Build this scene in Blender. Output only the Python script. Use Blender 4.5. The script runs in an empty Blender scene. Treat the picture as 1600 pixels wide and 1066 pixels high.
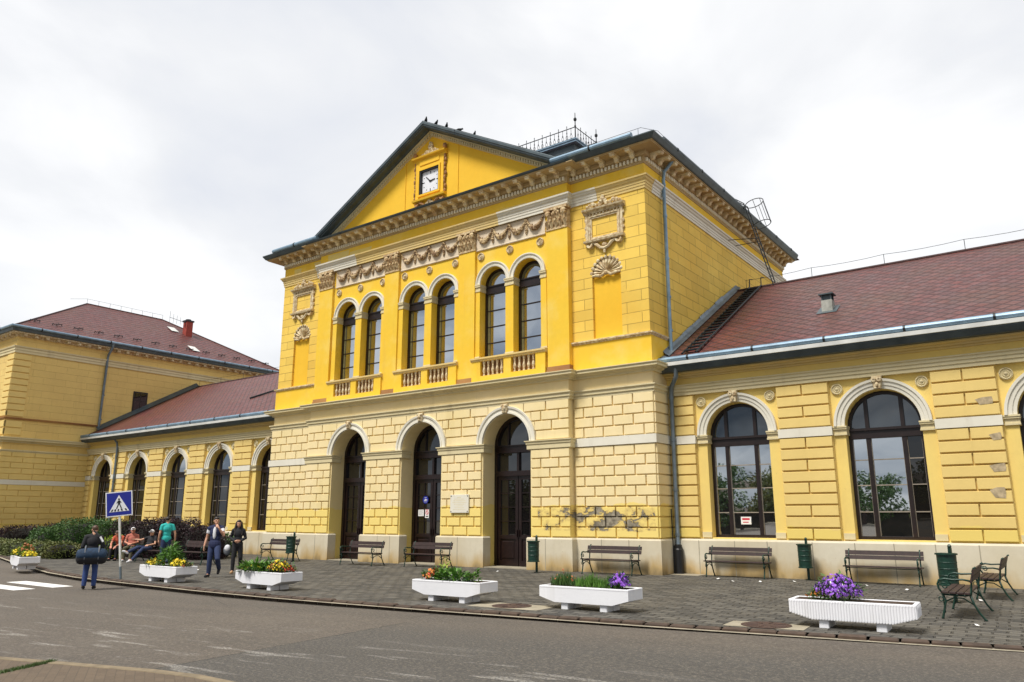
import bpy, bmesh, math, random
from math import sin, cos, pi, sqrt, radians, atan2, hypot
from mathutils import Vector, Matrix, Euler
RN = random.Random(11)
sc = bpy.context.scene
COL = sc.collection

# ------------------------------------------------------------------ mesh helper
class MB:
    def __init__(s):
        s.v = []; s.f = []; s.m = []; s.uv = {}
    def add(s, vs, fs, mi=0, uvs=None):
        o = len(s.v)
        s.v += [tuple(v) for v in vs]
        for k, f in enumerate(fs):
            if uvs: s.uv[len(s.f)] = uvs[k]
            s.f.append(tuple(i + o for i in f)); s.m.append(mi)
    def merge(s, other, mat=None, mi=None):
        o = len(s.v)
        s.v += [tuple(mat @ Vector(v)) if mat else v for v in other.v]
        s.f += [tuple(i + o for i in f) for f in other.f]
        s.m += [mi] * len(other.f) if mi is not None else other.m
    def box(s, x0, x1, y0, y1, z0, z1, mi=0):
        s.add([(x0,y0,z0),(x1,y0,z0),(x1,y1,z0),(x0,y1,z0),(x0,y0,z1),(x1,y0,z1),(x1,y1,z1),(x0,y1,z1)],
              [(0,3,2,1),(4,5,6,7),(0,1,5,4),(1,2,6,5),(2,3,7,6),(3,0,4,7)], mi)
    def bbox(s, x0, x1, y0, y1, z0, z1, b=.01, mi=0):
        """box with chamfered vertical + top edges"""
        ring = lambda i, z: [(x0+i+b,y0+i,z),(x1-i-b,y0+i,z),(x1-i,y0+i+b,z),(x1-i,y1-i-b,z),(x1-i-b,y1-i,z),(x0+i+b,y1-i,z),(x0+i,y1-i-b,z),(x0+i,y0+i+b,z)]
        vs = ring(0,z0)+ring(0,z1-b)+ring(b,z1)
        fs = [tuple(range(7,-1,-1)), tuple(range(16,24))]
        for l in (0,8):
            for k in range(8): fs.append((l+k,l+(k+1)%8,l+8+(k+1)%8,l+8+k))
        s.add(vs, fs, mi)
    def tube(s, pts, rad, n=8, mi=0, closed=False, cap=True, flat=1.0):
        pts = [Vector(p) for p in pts]
        if not hasattr(rad, '__len__'): rad = [rad]*len(pts)
        N = len(pts); rings = []; up = None
        for i, p in enumerate(pts):
            a = pts[i-1] if (i > 0 or closed) else p
            b = pts[(i+1) % N] if (i < N-1 or closed) else p
            t = (b - a)
            if t.length < 1e-9: t = Vector((0,0,1))
            t.normalize()
            if up is None:
                up = Vector((0,0,1)) if abs(t.z) < .9 else Vector((1,0,0))
            x = up.cross(t)
            if x.length < 1e-6: x = Vector((1,0,0)).cross(t)
            x.normalize(); y = t.cross(x); up = y
            rings.append([p + (x*cos(2*pi*k/n) + y*sin(2*pi*k/n)*flat)*rad[i] for k in range(n)])
        vs = [v for r in rings for v in r]; fs = []
        for i in range(N if closed else N-1):
            j = (i+1) % N
            for k in range(n): fs.append((i*n+k, i*n+(k+1)%n, j*n+(k+1)%n, j*n+k))
        if cap and not closed:
            fs.append(tuple(range(n-1,-1,-1))); fs.append(tuple((N-1)*n+k for k in range(n)))
        s.add(vs, fs, mi)
    def lathe(s, prof, c=(0,0,0), n=12, mi=0, axis='z'):
        vs = []; fs = []
        for r, z in prof:
            for k in range(n):
                a = 2*pi*k/n
                q = (r*cos(a), r*sin(a), z)
                if axis == 'y': q = (q[0], -q[2], q[1])
                vs.append((c[0]+q[0], c[1]+q[1], c[2]+q[2]))
        for i in range(len(prof)-1):
            for k in range(n): fs.append((i*n+k, i*n+(k+1)%n, (i+1)*n+(k+1)%n, (i+1)*n+k))
        fs.append(tuple(range(n-1,-1,-1))); fs.append(tuple((len(prof)-1)*n+k for k in range(n)))
        s.add(vs, fs, mi)
    def ball(s, c, r, n=8, mi=0, jit=0):
        rx, ry, rz = r if hasattr(r,'__len__') else (r,r,r)
        m = n//2+1; vs = [(c[0],c[1],c[2]-rz)]; fs = []
        for i in range(1, m):
            ph = -pi/2 + pi*i/m
            for k in range(n):
                a = 2*pi*k/n; j = 1 + (RN.uniform(-jit,jit) if jit else 0)
                vs.append((c[0]+rx*cos(ph)*cos(a)*j, c[1]+ry*cos(ph)*sin(a)*j, c[2]+rz*sin(ph)*j))
        vs.append((c[0],c[1],c[2]+rz)); L = len(vs)-1
        for k in range(n):
            fs.append((0, 1+(k+1)%n, 1+k)); fs.append((L, L-n+k, L-n+(k+1)%n))
        for i in range(m-2):
            for k in range(n): fs.append((1+i*n+k, 1+i*n+(k+1)%n, 1+(i+1)*n+(k+1)%n, 1+(i+1)*n+k))
        s.add(vs, fs, mi)
    # ---- frame based
    def fquad(s, fr, pts, mi=0): s.add([fr(*p) for p in pts], [tuple(range(len(pts)))], mi)
    def fbox(s, fr, u0, u1, v0, v1, d0, d1, mi=0):
        s.add([fr(u,v,d) for d in (d0,d1) for u,v in ((u0,v0),(u1,v0),(u1,v1),(u0,v1))],
              [(3,2,1,0),(4,5,6,7),(0,1,5,4),(1,2,6,5),(2,3,7,6),(3,0,4,7)], mi)
    def fext(s, fr, pts, d0, d1, bev=0, mi=0, back=False):
        """extruded polygon in the wall plane, front edge chamfered by bev"""
        n = len(pts); cu = sum(p[0] for p in pts)/n; cv = sum(p[1] for p in pts)/n
        vs = [fr(p[0],p[1],d0) for p in pts]
        if bev:
            vs += [fr(p[0],p[1],d1-bev) for p in pts]
            for p in pts:
                du, dv = p[0]-cu, p[1]-cv
                su = max(0, 1-bev/max(abs(du),1e-3)); sv = max(0, 1-bev/max(abs(dv),1e-3))
                vs.append(fr(cu+du*su, cv+dv*sv, d1))
        else:
            vs += [fr(p[0],p[1],d1) for p in pts]
        L = len(vs)//n; fs = [tuple(range((L-1)*n, L*n))]
        if back: fs.append(tuple(range(n-1,-1,-1)))
        for l in range(L-1):
            for k in range(n): fs.append((l*n+k, l*n+(k+1)%n, (l+1)*n+(k+1)%n, (l+1)*n+k))
        s.add(vs, fs, mi)
    def fring(s, fr, cu, cv, prof, a0=0, a1=pi, n=20, mi=0):
        """sweep profile [(r,d)...] round an arc"""
        vs = []; fs = []; m = len(prof)
        for i in range(n+1):
            a = a0+(a1-a0)*i/n
            for r, d in prof: vs.append(fr(cu+r*cos(a), cv+r*sin(a), d))
        for i in range(n):
            for k in range(m-1): fs.append((i*m+k,(i+1)*m+k,(i+1)*m+k+1,i*m+k+1))
        fs.append(tuple(range(m))); fs.append(tuple(n*m+k for k in range(m)))
        s.add(vs, fs, mi)
    def fdisc(s, fr, cu, cv, prof, n=16, mi=0):
        """lathe round the outward axis: prof [(r,d)]"""
        vs = []; fs = []
        for r, d in prof:
            for k in range(n): vs.append(fr(cu+r*cos(2*pi*k/n), cv+r*sin(2*pi*k/n), d))
        for i in range(len(prof)-1):
            for k in range(n): fs.append((i*n+k, i*n+(k+1)%n, (i+1)*n+(k+1)%n, (i+1)*n+k))
        fs.append(tuple((len(prof)-1)*n+k for k in range(n)))
        s.add(vs, fs, mi)
    def fprof(s, fr, u0, u1, prof, mi=0, back=0.0):
        """straight moulding: prof [(d,v)] bottom to top between u0 and u1"""
        pr = [(back, prof[0][1])]+list(prof)+[(back, prof[-1][1])]
        m = len(pr); vs = [fr(u0,v,d) for d,v in pr]+[fr(u1,v,d) for d,v in pr]
        fs = [(k, k+1, m+k+1, m+k) for k in range(m-1)]+[tuple(range(m)), tuple(m+k for k in range(m))]
        s.add(vs, fs, mi)
    def sweep(s, path, prof, mi=0, cap=True):
        """moulding swept along a ground path, outward = right of travel; prof [(d,z)]"""
        P = [Vector(p) for p in path]; n = len(P); m = len(prof); vs = []
        for i, p in enumerate(P):
            dirs = []
            if i > 0: dirs.append((P[i]-P[i-1]).normalized())
            if i < n-1: dirs.append((P[i+1]-P[i]).normalized())
            ns = [Vector((d.y,-d.x)) for d in dirs]
            mm = ns[0] if len(ns) == 1 else (ns[0]+ns[1])/(1+ns[0].dot(ns[1]))
            for d, z in prof: vs.append((p.x+mm.x*d, p.y+mm.y*d, z))
        fs = []
        for i in range(n-1):
            for k in range(m-1): fs.append((i*m+k,(i+1)*m+k,(i+1)*m+k+1,i*m+k+1))
        if cap: fs.append(tuple(range(m))); fs.append(tuple((n-1)*m+k for k in range(m)))
        s.add(vs, fs, mi)
    def wall(s, fr, u0, u1, v0, v1, ops, rev=.3, mi=0, seg=16, mir=None):
        """wall sheet with arched openings (cu, hw, sill, spring) and their reveals"""
        ops = sorted(ops); cur = u0
        mir = mi if mir is None else mir
        for cu, hw, sill, spr in ops:
            s.fquad(fr, [(cur,v0,0),(cu-hw,v0,0),(cu-hw,v1,0),(cur,v1,0)], mi)
            if sill > v0: s.fquad(fr, [(cu-hw,v0,0),(cu+hw,v0,0),(cu+hw,sill,0),(cu-hw,sill,0)], mi)
            arc = [(cu-hw*cos(pi*i/seg), spr+hw*sin(pi*i/seg)) for i in range(seg+1)]
            for (a,b),(c,d) in zip(arc, arc[1:]):
                s.fquad(fr, [(a,b,0),(c,d,0),(c,v1,0),(a,v1,0)], mi)
            out = [(cu-hw,sill)]+arc+[(cu+hw,sill)]
            for (a,b),(c,d) in zip(out, out[1:]):
                s.fquad(fr, [(a,b,0),(c,d,0),(c,d,-rev),(a,b,-rev)], mir)
            if sill > v0: s.fquad(fr, [(cu-hw,sill,0),(cu+hw,sill,0),(cu+hw,sill,-rev),(cu-hw,sill,-rev)], mir)
            cur = cu+hw
        s.fquad(fr, [(cur,v0,0),(u1,v0,0),(u1,v1,0),(cur,v1,0)], mi)
    def mesh(s, name, mats, smooth=False, recalc=True, angle=None):
        me = bpy.data.meshes.new(name); me.from_pydata(s.v, [], s.f)
        for m in (mats if isinstance(mats,(list,tuple)) else [mats]): me.materials.append(m)
        me.polygons.foreach_set('material_index', s.m)
        if s.uv:
            lay = me.uv_layers.new(name='UVMap')
            for fi, uvs in s.uv.items():
                p = me.polygons[fi]
                for li, uv in zip(p.loop_indices, uvs): lay.data[li].uv = uv
        if recalc:
            bm = bmesh.new(); bm.from_mesh(me)
            bmesh.ops.recalc_face_normals(bm, faces=bm.faces[:]); bm.to_mesh(me); bm.free()
        if smooth: me.polygons.foreach_set('use_smooth', [True]*len(me.polygons))
        if angle:
            try: me.set_sharp_from_angle(angle=radians(angle))
            except Exception: pass
        me.update(); return me
    def build(s, name, mats, parent=None, smooth=False, world=True, **kw):
        return link(name, s.mesh(name, mats, smooth, **kw), parent, world)

def link(name, me, parent=None, world=True):
    o = bpy.data.objects.new(name, me); COL.objects.link(o)
    if parent is not None:
        o.parent = parent
        if world: o.matrix_parent_inverse = WM[parent.name].inverted() if parent.name in WM else Matrix()
    return o
WM = {}
def tag(o, label=None, cat=None, group=None, kind=None):
    if label: o['label'] = label
    if cat: o['category'] = cat
    if group: o['group'] = group
    if kind: o['kind'] = kind
    return o
def thing(name, label, cat, loc=(0,0,0), rz=0, group=None):
    o = bpy.data.objects.new(name, None); COL.objects.link(o)
    o.location = loc; o.rotation_euler = (0,0,rz); o.empty_display_size = .2
    WM[o.name] = Matrix.Translation(Vector(loc)) @ Matrix.Rotation(rz,4,'Z')
    return tag(o, label, cat, group)
def dup(root, loc, rz=0, label=None, group=None):
    r = root.copy(); COL.objects.link(r); r.location = loc; r.rotation_euler = (0,0,rz)
    if label: r['label'] = label
    if group: r['group'] = group
    for ch in list(root.children):
        c = ch.copy(); COL.objects.link(c); c.parent = r
        for g in list(ch.children):
            d = g.copy(); COL.objects.link(d); d.parent = c
    return r
def frame(ox, oy, side):
    if side == 'front': return lambda u,v,d=0: (u, oy-d, v)
    if side == 'right': return lambda u,v,d=0: (ox+d, u, v)
    if side == 'left':  return lambda u,v,d=0: (ox-d, u, v)
    if side == 'back':  return lambda u,v,d=0: (u, oy+d, v)

# ------------------------------------------------------------------ materials
class NT:
    def __init__(s, name):
        s.mat = bpy.data.materials.new(name); s.mat.use_nodes = True
        s.t = s.mat.node_tree; s.n = s.t.nodes; s.l = s.t.links
        s.b = s.n['Principled BSDF']; s.out = s.n['Material Output']
        s._o = None
    def new(s, typ, **kw):
        n = s.n.new(typ)
        for k, v in kw.items(): setattr(n, k, v)
        return n
    def pos(s):
        if not s._o:
            s._o = s.new('ShaderNodeNewGeometry').outputs['Position']
        return s._o
    def obj(s): return s.new('ShaderNodeTexCoord').outputs['Object']
    def link(s, a, b): s.l.new(a, b)
    def inp(s, sock, v):
        if isinstance(v, bpy.types.NodeSocket): s.l.new(v, sock)
        elif v is not None: sock.default_value = v
    def math(s, op, a, b=None, c=None, clamp=False):
        n = s.new('ShaderNodeMath', operation=op, use_clamp=clamp)
        for i, x in enumerate((a,b,c)):
            if x is not None: s.inp(n.inputs[i], x)
        return n.outputs[0]
    def mix(s, fac, a, b, typ='MIX'):
        n = s.new('ShaderNodeMix', data_type='RGBA', blend_type=typ)
        s.inp(n.inputs[0], fac); s.inp(n.inputs[6], col(a)); s.inp(n.inputs[7], col(b))
        return n.outputs[2]
    def noise(s, scale, vec=None, detail=4, rough=.55, dist=0):
        n = s.new('ShaderNodeTexNoise'); n.inputs['Scale'].default_value = scale
        n.inputs['Detail'].default_value = detail; n.inputs['Roughness'].default_value = rough
        n.inputs['Distortion'].default_value = dist
        s.inp(n.inputs['Vector'], vec if vec is not None else s.pos())
        return n.outputs[0]
    def ramp(s, fac, a, b):
        n = s.new('ShaderNodeMapRange'); n.clamp = True
        s.inp(n.inputs[0], fac); n.inputs[1].default_value = a; n.inputs[2].default_value = b
        return n.outputs[0]
    def sep(s, v):
        n = s.new('ShaderNodeSeparateXYZ'); s.inp(n.inputs[0], v); return n.outputs
    def comb(s, x, y, z=0.0):
        n = s.new('ShaderNodeCombineXYZ')
        for i, q in enumerate((x,y,z)): s.inp(n.inputs[i], q)
        return n.outputs[0]
    def mapv(s, v, scale=(1,1,1), rot=(0,0,0), loc=(0,0,0)):
        n = s.new('ShaderNodeMapping'); s.inp(n.inputs['Vector'], v)
        n.inputs['Scale'].default_value = scale; n.inputs['Rotation'].default_value = rot; n.inputs['Location'].default_value = loc
        return n.outputs[0]
    def bump(s, h, strength=.3, dist=.02, norm=None):
        n = s.new('ShaderNodeBump'); n.inputs['Strength'].default_value = strength; n.inputs['Distance'].default_value = dist
        s.inp(n.inputs['Height'], h)
        if norm is not None: s.inp(n.inputs['Normal'], norm)
        return n.outputs[0]
    def done(s, color=None, rough=.7, metal=0, normal=None, spec=None):
        if color is not None: s.inp(s.b.inputs['Base Color'], col(color))
        s.inp(s.b.inputs['Roughness'], rough); s.inp(s.b.inputs['Metallic'], metal)
        if normal is not None: s.inp(s.b.inputs['Normal'], normal)
        if spec is not None: s.b.inputs['Specular IOR Level'].default_value = spec
        return s.mat
def col(c):
    if isinstance(c, (tuple,list)) and len(c) == 3: return (c[0],c[1],c[2],1)
    return c
def sc_(c, k): return tuple(min(1,x*k) for x in c)

def plain(name, c, rough=.6, metal=0, var=.12, scale=6, bump=.0, spec=None):
    t = NT(name); n = t.noise(scale)
    f = t.ramp(n, .3, .7)
    cc = t.mix(f, sc_(c,1-var), sc_(c,1+var))
    return t.done(cc, rough, metal, t.bump(n, bump, .02) if bump else None, spec)

def plaster(name, c, c2, rough=.85, dirt=(.25,.19,.1), dk=.35, zlo=None):
    """painted render: broad tone change, fine mottling, rain streaks that run down"""
    t = NT(name); p = t.pos()
    a = t.ramp(t.noise(.55, detail=5), .35, .68); b = t.ramp(t.noise(5, detail=6, rough=.65), .3, .75)
    cc = t.mix(a, c, c2); cc = t.mix(t.math('MULTIPLY', b, .22), cc, sc_(c,.72))
    st = t.noise(1.0, t.mapv(p, (2.2,2.2,.22)), 6, .6)
    cc = t.mix(t.math('MULTIPLY', t.ramp(st,.56,.8), dk), cc, dirt)
    sp = t.ramp(t.noise(11, detail=3), .70, .76)
    cc = t.mix(t.math('MULTIPLY', sp, .35), cc, dirt)
    h = t.noise(34, detail=5)
    return t, cc, t.bump(h, .22, .012)
# ---- the palette
Y_UP, Y_ASH, Y_WING = (.88,.545,.032), (.87,.60,.11), (.81,.60,.21)
CREAM, CREAM2 = (.88,.72,.41), (.82,.66,.32)
def m_upper():
    t, c, n = plaster('yellow_render', Y_UP, (.84,.56,.04), dk=.34, dirt=(.56,.33,.07)); c = t.mix(t.math('MULTIPLY', t.ramp(t.noise(.9, detail=6, rough=.6), .5, .72), .55), c, (.84,.64,.17)); return t.done(c, .85, 0, n)
def ashlar(name, c, c2, bw, bh, dk=.3, sw=.012, jf=.62, tv=.8):
    t, cc, n = plaster(name, c, c2, dk=dk, dirt=(.42,.26,.06)); x, y, z = t.sep(t.pos())
    br = t.new('ShaderNodeTexBrick', offset=.5, squash=1.0)
    t.inp(br.inputs['Vector'], t.comb(t.math('ADD', x, y), t.math('ADD', z, -7.72)))
    br.inputs['Scale'].default_value = 1; br.inputs['Brick Width'].default_value = bw; br.inputs['Row Height'].default_value = bh
    br.inputs['Mortar Size'].default_value = sw; br.inputs['Mortar Smooth'].default_value = .3; br.inputs['Bias'].default_value = 0
    br.inputs['Color1'].default_value = (.86,.86,.86,1); br.inputs['Color2'].default_value = (1.06,1.06,1.06,1)
    br.inputs['Mortar'].default_value = (1,1,1,1)
    cc = t.mix(tv, cc, br.outputs[0], 'MULTIPLY')
    brk = t.ramp(t.noise(2.3), .30, .42)
    f = t.math('MULTIPLY', br.outputs[1], t.math('MULTIPLY', brk, jf))
    cc = t.mix(f, cc, (.20,.11,.02))
    nb = t.bump(t.math('SUBTRACT', 1, br.outputs[1]), .7, .02, n)
    return t.done(cc, .85, 0, nb)
def m_rust(name, c, c2, low, zt, peel=None):
    """rusticated render: low courses repainted a stronger yellow, edge uneven; optional band where the coat has fallen off"""
    t, cc, n = plaster(name, c, c2, dk=.3, dirt=(.5,.36,.12)); x, y, z = t.sep(t.pos())
    if low:
        zz = t.math('ADD', z, t.math('MULTIPLY', t.math('SUBTRACT', t.noise(1.3), .5), .5))
        cc = t.mix(t.math('MULTIPLY', t.ramp(zz, zt+.02, zt-.02), .8), cc, low)
    if peel:
        x0, x1, z0, z1 = peel
        m = t.noise(1.0, t.mapv(t.pos(), (1.9,1,2.7), (0,0,0), (5.3,0,1.4)), 7, .62, .3)
        w = t.math('MULTIPLY', t.math('MULTIPLY', t.ramp(x, x0, x0+.3), t.ramp(x, x1+.01, x1-.05)),
                   t.math('MULTIPLY', t.ramp(z, z0, z0+.2), t.ramp(z, z1+.15, z1-.1)))
        f = t.ramp(t.math('MULTIPLY', m, w), .540, .555)
        cc = t.mix(t.math('MULTIPLY', t.ramp(t.math('MULTIPLY', m, w), .44, .52), .55), cc, (.50,.34,.12))
        g = t.mix(t.ramp(t.noise(9, detail=6), .35, .65), (.15,.125,.085), (.36,.31,.22))
        cc = t.mix(f, cc, g)
        n = t.bump(t.math('SUBTRACT', 1, f), .8, .02, n)
    return t.done(cc, .85, 0, n)
def m_plinth():
    t, cc, n = plaster('limestone_plinth', (.60,.52,.36), (.68,.62,.48), dk=.3, dirt=(.3,.22,.1)); z = t.sep(t.pos())[2]
    zz = t.math('ADD', z, t.math('MULTIPLY', t.math('SUBTRACT', t.noise(1.6, t.mapv(t.pos(),(1,1,.35)), 5), .5), 1.3))
    cc = t.mix(t.math('MULTIPLY', t.ramp(zz, .55, .1), .8), cc, (.45,.29,.085))
    cc = t.mix(t.math('MULTIPLY', t.ramp(zz, .12, -.1), .7), cc, (.16,.12,.06))
    return t.done(cc, .8, 0, n)
def m_trim(name, c, c2, dk=.45):
    t, cc, n = plaster(name, c, c2, dk=dk, dirt=(.22,.16,.09))
    return t.done(cc, .8, 0, n)
def m_tile(name, w, h, c1, c2, moss):
    """diamond slates laid in the roof's own slope coordinates"""
    t = NT(name); uv = t.new('ShaderNodeTexCoord').outputs['UV']; u, v, _ = t.sep(uv)
    wob = t.math('MULTIPLY', t.math('SUBTRACT', t.noise(1.6), .5), .06)
    a = t.math('ADD', t.math('ADD', t.math('DIVIDE', u, w), t.math('DIVIDE', v, h)), wob)
    b = t.math('ADD', t.math('SUBTRACT', t.math('DIVIDE', v, h), t.math('DIVIDE', u, w)), wob)
    fa, fb = t.math('FRACT', a), t.math('FRACT', b)
    ia, ib = t.math('FLOOR', a), t.math('FLOOR', b)
    wn = t.new('ShaderNodeTexWhiteNoise', noise_dimensions='2D'); t.inp(wn.inputs[0], t.comb(ia, ib))
    joint = t.ramp(t.math('MINIMUM', fa, fb), .22, .07)
    cc = t.mix(wn.outputs[0], c1, c2)
    cc = t.mix(t.math('MULTIPLY', t.ramp(t.noise(.5, detail=6), .42, .68), .5), cc, moss)
    cc = t.mix(t.math('MULTIPLY', t.ramp(t.noise(7, detail=4), .4, .8), .4), cc, sc_(c1,.5))
    cc = t.mix(t.math('MULTIPLY', joint, .9), cc, (.022,.008,.008))
    hgt = t.math('SUBTRACT', 2, t.math('ADD', fa, fb))
    return t.done(cc, t.ramp(t.noise(4), -.3, 1.3), 0, t.bump(t.math('SUBTRACT', hgt, joint), .6, .03))
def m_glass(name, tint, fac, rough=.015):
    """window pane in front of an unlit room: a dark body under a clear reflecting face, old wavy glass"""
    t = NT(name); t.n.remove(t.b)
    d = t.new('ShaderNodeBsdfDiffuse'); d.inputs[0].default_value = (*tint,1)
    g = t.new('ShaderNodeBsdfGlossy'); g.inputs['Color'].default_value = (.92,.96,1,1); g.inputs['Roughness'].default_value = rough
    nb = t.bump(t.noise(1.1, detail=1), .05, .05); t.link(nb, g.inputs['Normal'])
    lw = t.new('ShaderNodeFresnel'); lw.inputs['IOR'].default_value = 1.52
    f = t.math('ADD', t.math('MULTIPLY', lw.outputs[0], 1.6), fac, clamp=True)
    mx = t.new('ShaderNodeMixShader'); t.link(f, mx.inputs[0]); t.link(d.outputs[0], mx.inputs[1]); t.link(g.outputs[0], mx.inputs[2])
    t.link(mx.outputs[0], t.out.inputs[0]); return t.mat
def m_asphalt():
    t = NT('worn_asphalt'); p = t.pos(); x, y, z = t.sep(p)
    n1 = t.ramp(t.noise(.35, detail=5), .3, .7)
    cc = t.mix(n1, (.098,.080,.064), (.128,.106,.084))
    cc = t.mix(t.math('MULTIPLY', t.ramp(t.noise(9, detail=6, rough=.75), .38, .66), .5), cc, (.058,.050,.041))
    # newer darker surfacing right of a seam
    seam = t.math('ADD', t.math('ADD', x, t.math('MULTIPLY', t.math('SUBTRACT', t.noise(3), .5), .06)), t.math('MULTIPLY', y, .115))
    dark = t.math('MULTIPLY', t.ramp(seam, -8.86, -8.85), t.ramp(t.math('ADD', t.math('MULTIPLY', x, -.12), y), 11.9, 10.4))
    cc = t.mix(t.math('MULTIPLY', dark, .8), cc, (.062,.059,.054))
    line = t.math('MULTIPLY', t.ramp(t.math('ABSOLUTE', t.math('ADD', seam, 8.85)), .035, .012), t.ramp(y, 10.6, 10.2))
    cc = t.mix(t.math('MULTIPLY', line, .75), cc, (.02,.02,.018))
    # worn paint scuffs stretched along the traffic
    rv = t.mapv(p, (1,1,1), (0,0,-.12))
    sm = t.noise(1.0, t.mapv(rv, (.55,3.6,1)), 5, .62, .3)
    my = t.math('MULTIPLY', t.ramp(y, 4.2, 5.2), t.ramp(y, 9.0, 7.6))
    fine = t.ramp(t.noise(34, detail=3), .38, .62)
    sf = t.math('MULTIPLY', t.math('MULTIPLY', t.ramp(sm, .575, .64), my), fine)
    cc = t.mix(t.math('MULTIPLY', sf, .62), cc, (.52,.49,.44))
    tr = t.ramp(t.noise(1.0, t.mapv(rv, (.08,1.1,1)), 3), .45, .65)
    cc = t.mix(t.math('MULTIPLY', tr, .3), cc, (.05,.046,.04))
    g = t.noise(24, detail=6, rough=.85); sp = t.ramp(g, .50, .62)
    cc = t.mix(t.math('MULTIPLY', sp, .6), cc, (.27,.235,.18))
    cr = t.new('ShaderNodeTexVoronoi', feature='DISTANCE_TO_EDGE'); cr.inputs['Scale'].default_value = .28
    t.inp(cr.inputs['Vector'], t.mix(.25, p, t.new('ShaderNodeTexNoise').outputs[1], 'ADD'))
    ck = t.math('MULTIPLY', t.ramp(cr.outputs[0], .006, .001), t.ramp(t.noise(.4), .5, .6))
    cc = t.mix(t.math('MULTIPLY', ck, .6), cc, (.03,.028,.025))
    return t.done(cc, .85, 0, t.bump(g, .9, .02))
def m_setts():
    t = NT('basalt_setts'); p = t.pos()
    nz = t.new('ShaderNodeTexNoise'); nz.inputs['Scale'].default_value = 1.2; t.inp(nz.inputs['Vector'], p)
    vm = t.new('ShaderNodeVectorMath', operation='MULTIPLY_ADD')
    t.inp(vm.inputs[0], nz.outputs[1]); vm.inputs[1].default_value = (.16,.16,0); t.inp(vm.inputs[2], p)
    br = t.new('ShaderNodeTexBrick', offset=.5); t.inp(br.inputs['Vector'], t.mapv(vm.outputs[0], (1,1,1), (0,0,-.06)))
    br.inputs['Scale'].default_value = 1; br.inputs['Brick Width'].default_value = .36; br.inputs['Row Height'].default_value = .23
    br.inputs['Mortar Size'].default_value = .02; br.inputs['Mortar Smooth'].default_value = .8
    br.inputs['Color1'].default_value = (.034,.032,.028,1); br.inputs['Color2'].default_value = (.125,.115,.095,1); br.inputs['Mortar'].default_value = (.035,.031,.024,1)
    cc = t.mix(t.math('MULTIPLY', t.ramp(t.noise(.7, detail=5), .45, .7), .5), br.outputs[0], (.125,.108,.078))
    cc = t.mix(t.math('MULTIPLY', t.ramp(t.noise(16), .4, .75), .35), cc, (.18,.165,.14))
    h = t.math('SUBTRACT', t.math('ADD', t.noise(9), t.math('MULTIPLY', t.noise(2.5), .8)), t.math('MULTIPLY', br.outputs[1], 1.6))
    return t.done(cc, .75, 0, t.bump(h, 1.0, .05))
def m_leaf(name, c, c2, c3=None, rough=.55):
    t = NT(name); a = t.ramp(t.noise(7, detail=2), .35, .65)
    gi = t.new('ShaderNodeNewGeometry').outputs['Random Per Island']
    cc = t.mix(gi, c, c2)
    if c3: cc = t.mix(t.math('MULTIPLY', t.ramp(t.noise(1.3), .5, .66), .8), cc, c3)
    t.done(cc, rough)
    try: t.b.inputs['Subsurface Weight'].default_value = 0
    except Exception: pass
    return t.mat

M = {}
M['up'] = m_upper()
M['ash'] = ashlar('yellow_ashlar', Y_ASH, (.82,.52,.075), 1.12, .385)
M['pav_ash'] = ashlar('ochre_ashlar', (.80,.575,.19), (.73,.51,.17), 1.3, .42, .25, .008, .25, .25)
M['tymp'] = plaster('pediment_render', (.88,.53,.03), (.84,.48,.02), dk=.1, dirt=(.6,.3,.02)); M['tymp'] = M['tymp'][0].done(M['tymp'][1], .85, 0, M['tymp'][2])
M['rust'] = m_rust('cream_rustication', CREAM, CREAM2, (.86,.655,.16), 2.12, (-15.6,-11.02,1.12,2.15))
M['wing'] = m_rust('wing_yellow_rustication', Y_WING, (.74,.54,.18), (.80,.61,.15), 1.45)
M['wing_flat'] = m_rust('wing_yellow_render', (.85,.635,.18), (.79,.58,.18), None, 0)
M['plinth'] = m_plinth()
M['trim'] = m_trim('cream_trim', (.70,.60,.36), (.64,.54,.30))
M['trimy'] = m_trim('yellowed_trim', (.76,.56,.20), (.68,.52,.24), .35)
M['white'] = m_trim('pale_limestone', (.78,.74,.62), (.70,.66,.54), .35)




def m_orn(name, c, c2, sc=9, lo=.40, hi=.60):  # random light and dark tones imitate lit relief and shaded crevices
    t = NT(name); n = t.noise(sc, detail=4, rough=.6); cc = t.mix(t.ramp(n, lo, hi), c2, c)
    cc = t.mix(t.math('MULTIPLY', t.ramp(t.noise(1.2), .45, .7), .45), cc, sc_(c2,1.1))
    return t.done(cc, .85, 0, t.bump(t.noise(30), .3, .012))
M['stucco'] = m_orn('shade_mottled_stucco', (.68,.54,.31), (.33,.19,.085), 9, .34, .6)
M['corn'] = m_trim('cornice_render', (.52,.39,.20), (.42,.29,.13), .5)
M['stuccol'] = m_orn('pale_stucco', (.74,.64,.42), (.45,.32,.17))
M['bracket'] = m_orn('bracket_stucco', (.80,.70,.46), (.40,.24,.10), 4, .30, .52)
M['swag'] = m_orn('darkened_swag_stucco', (.62,.47,.26), (.17,.09,.04), 8)
M['panel'] = m_trim('frieze_panel_stucco', (.74,.64,.48), (.66,.52,.36), .5)
M['dentil'] = plain('pale_dentil', (.84,.78,.60), .8, 0, .08, 5)
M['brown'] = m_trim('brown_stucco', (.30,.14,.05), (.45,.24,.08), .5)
M['metal'] = plain('slate_sheet_metal', (.075,.098,.108), .45, .3, .3, 1.5, .02)
M['zinc'] = plain('zinc_gutter', (.20,.30,.39), .42, .25, .22, 3)
M['zincw'] = plain('pale_zinc_strip', (.66,.66,.62), .5, .1, .15, 2)
M['ventm'] = plain('weathered_vent_metal', (.34,.34,.30), .6, .2, .3, 5)
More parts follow.
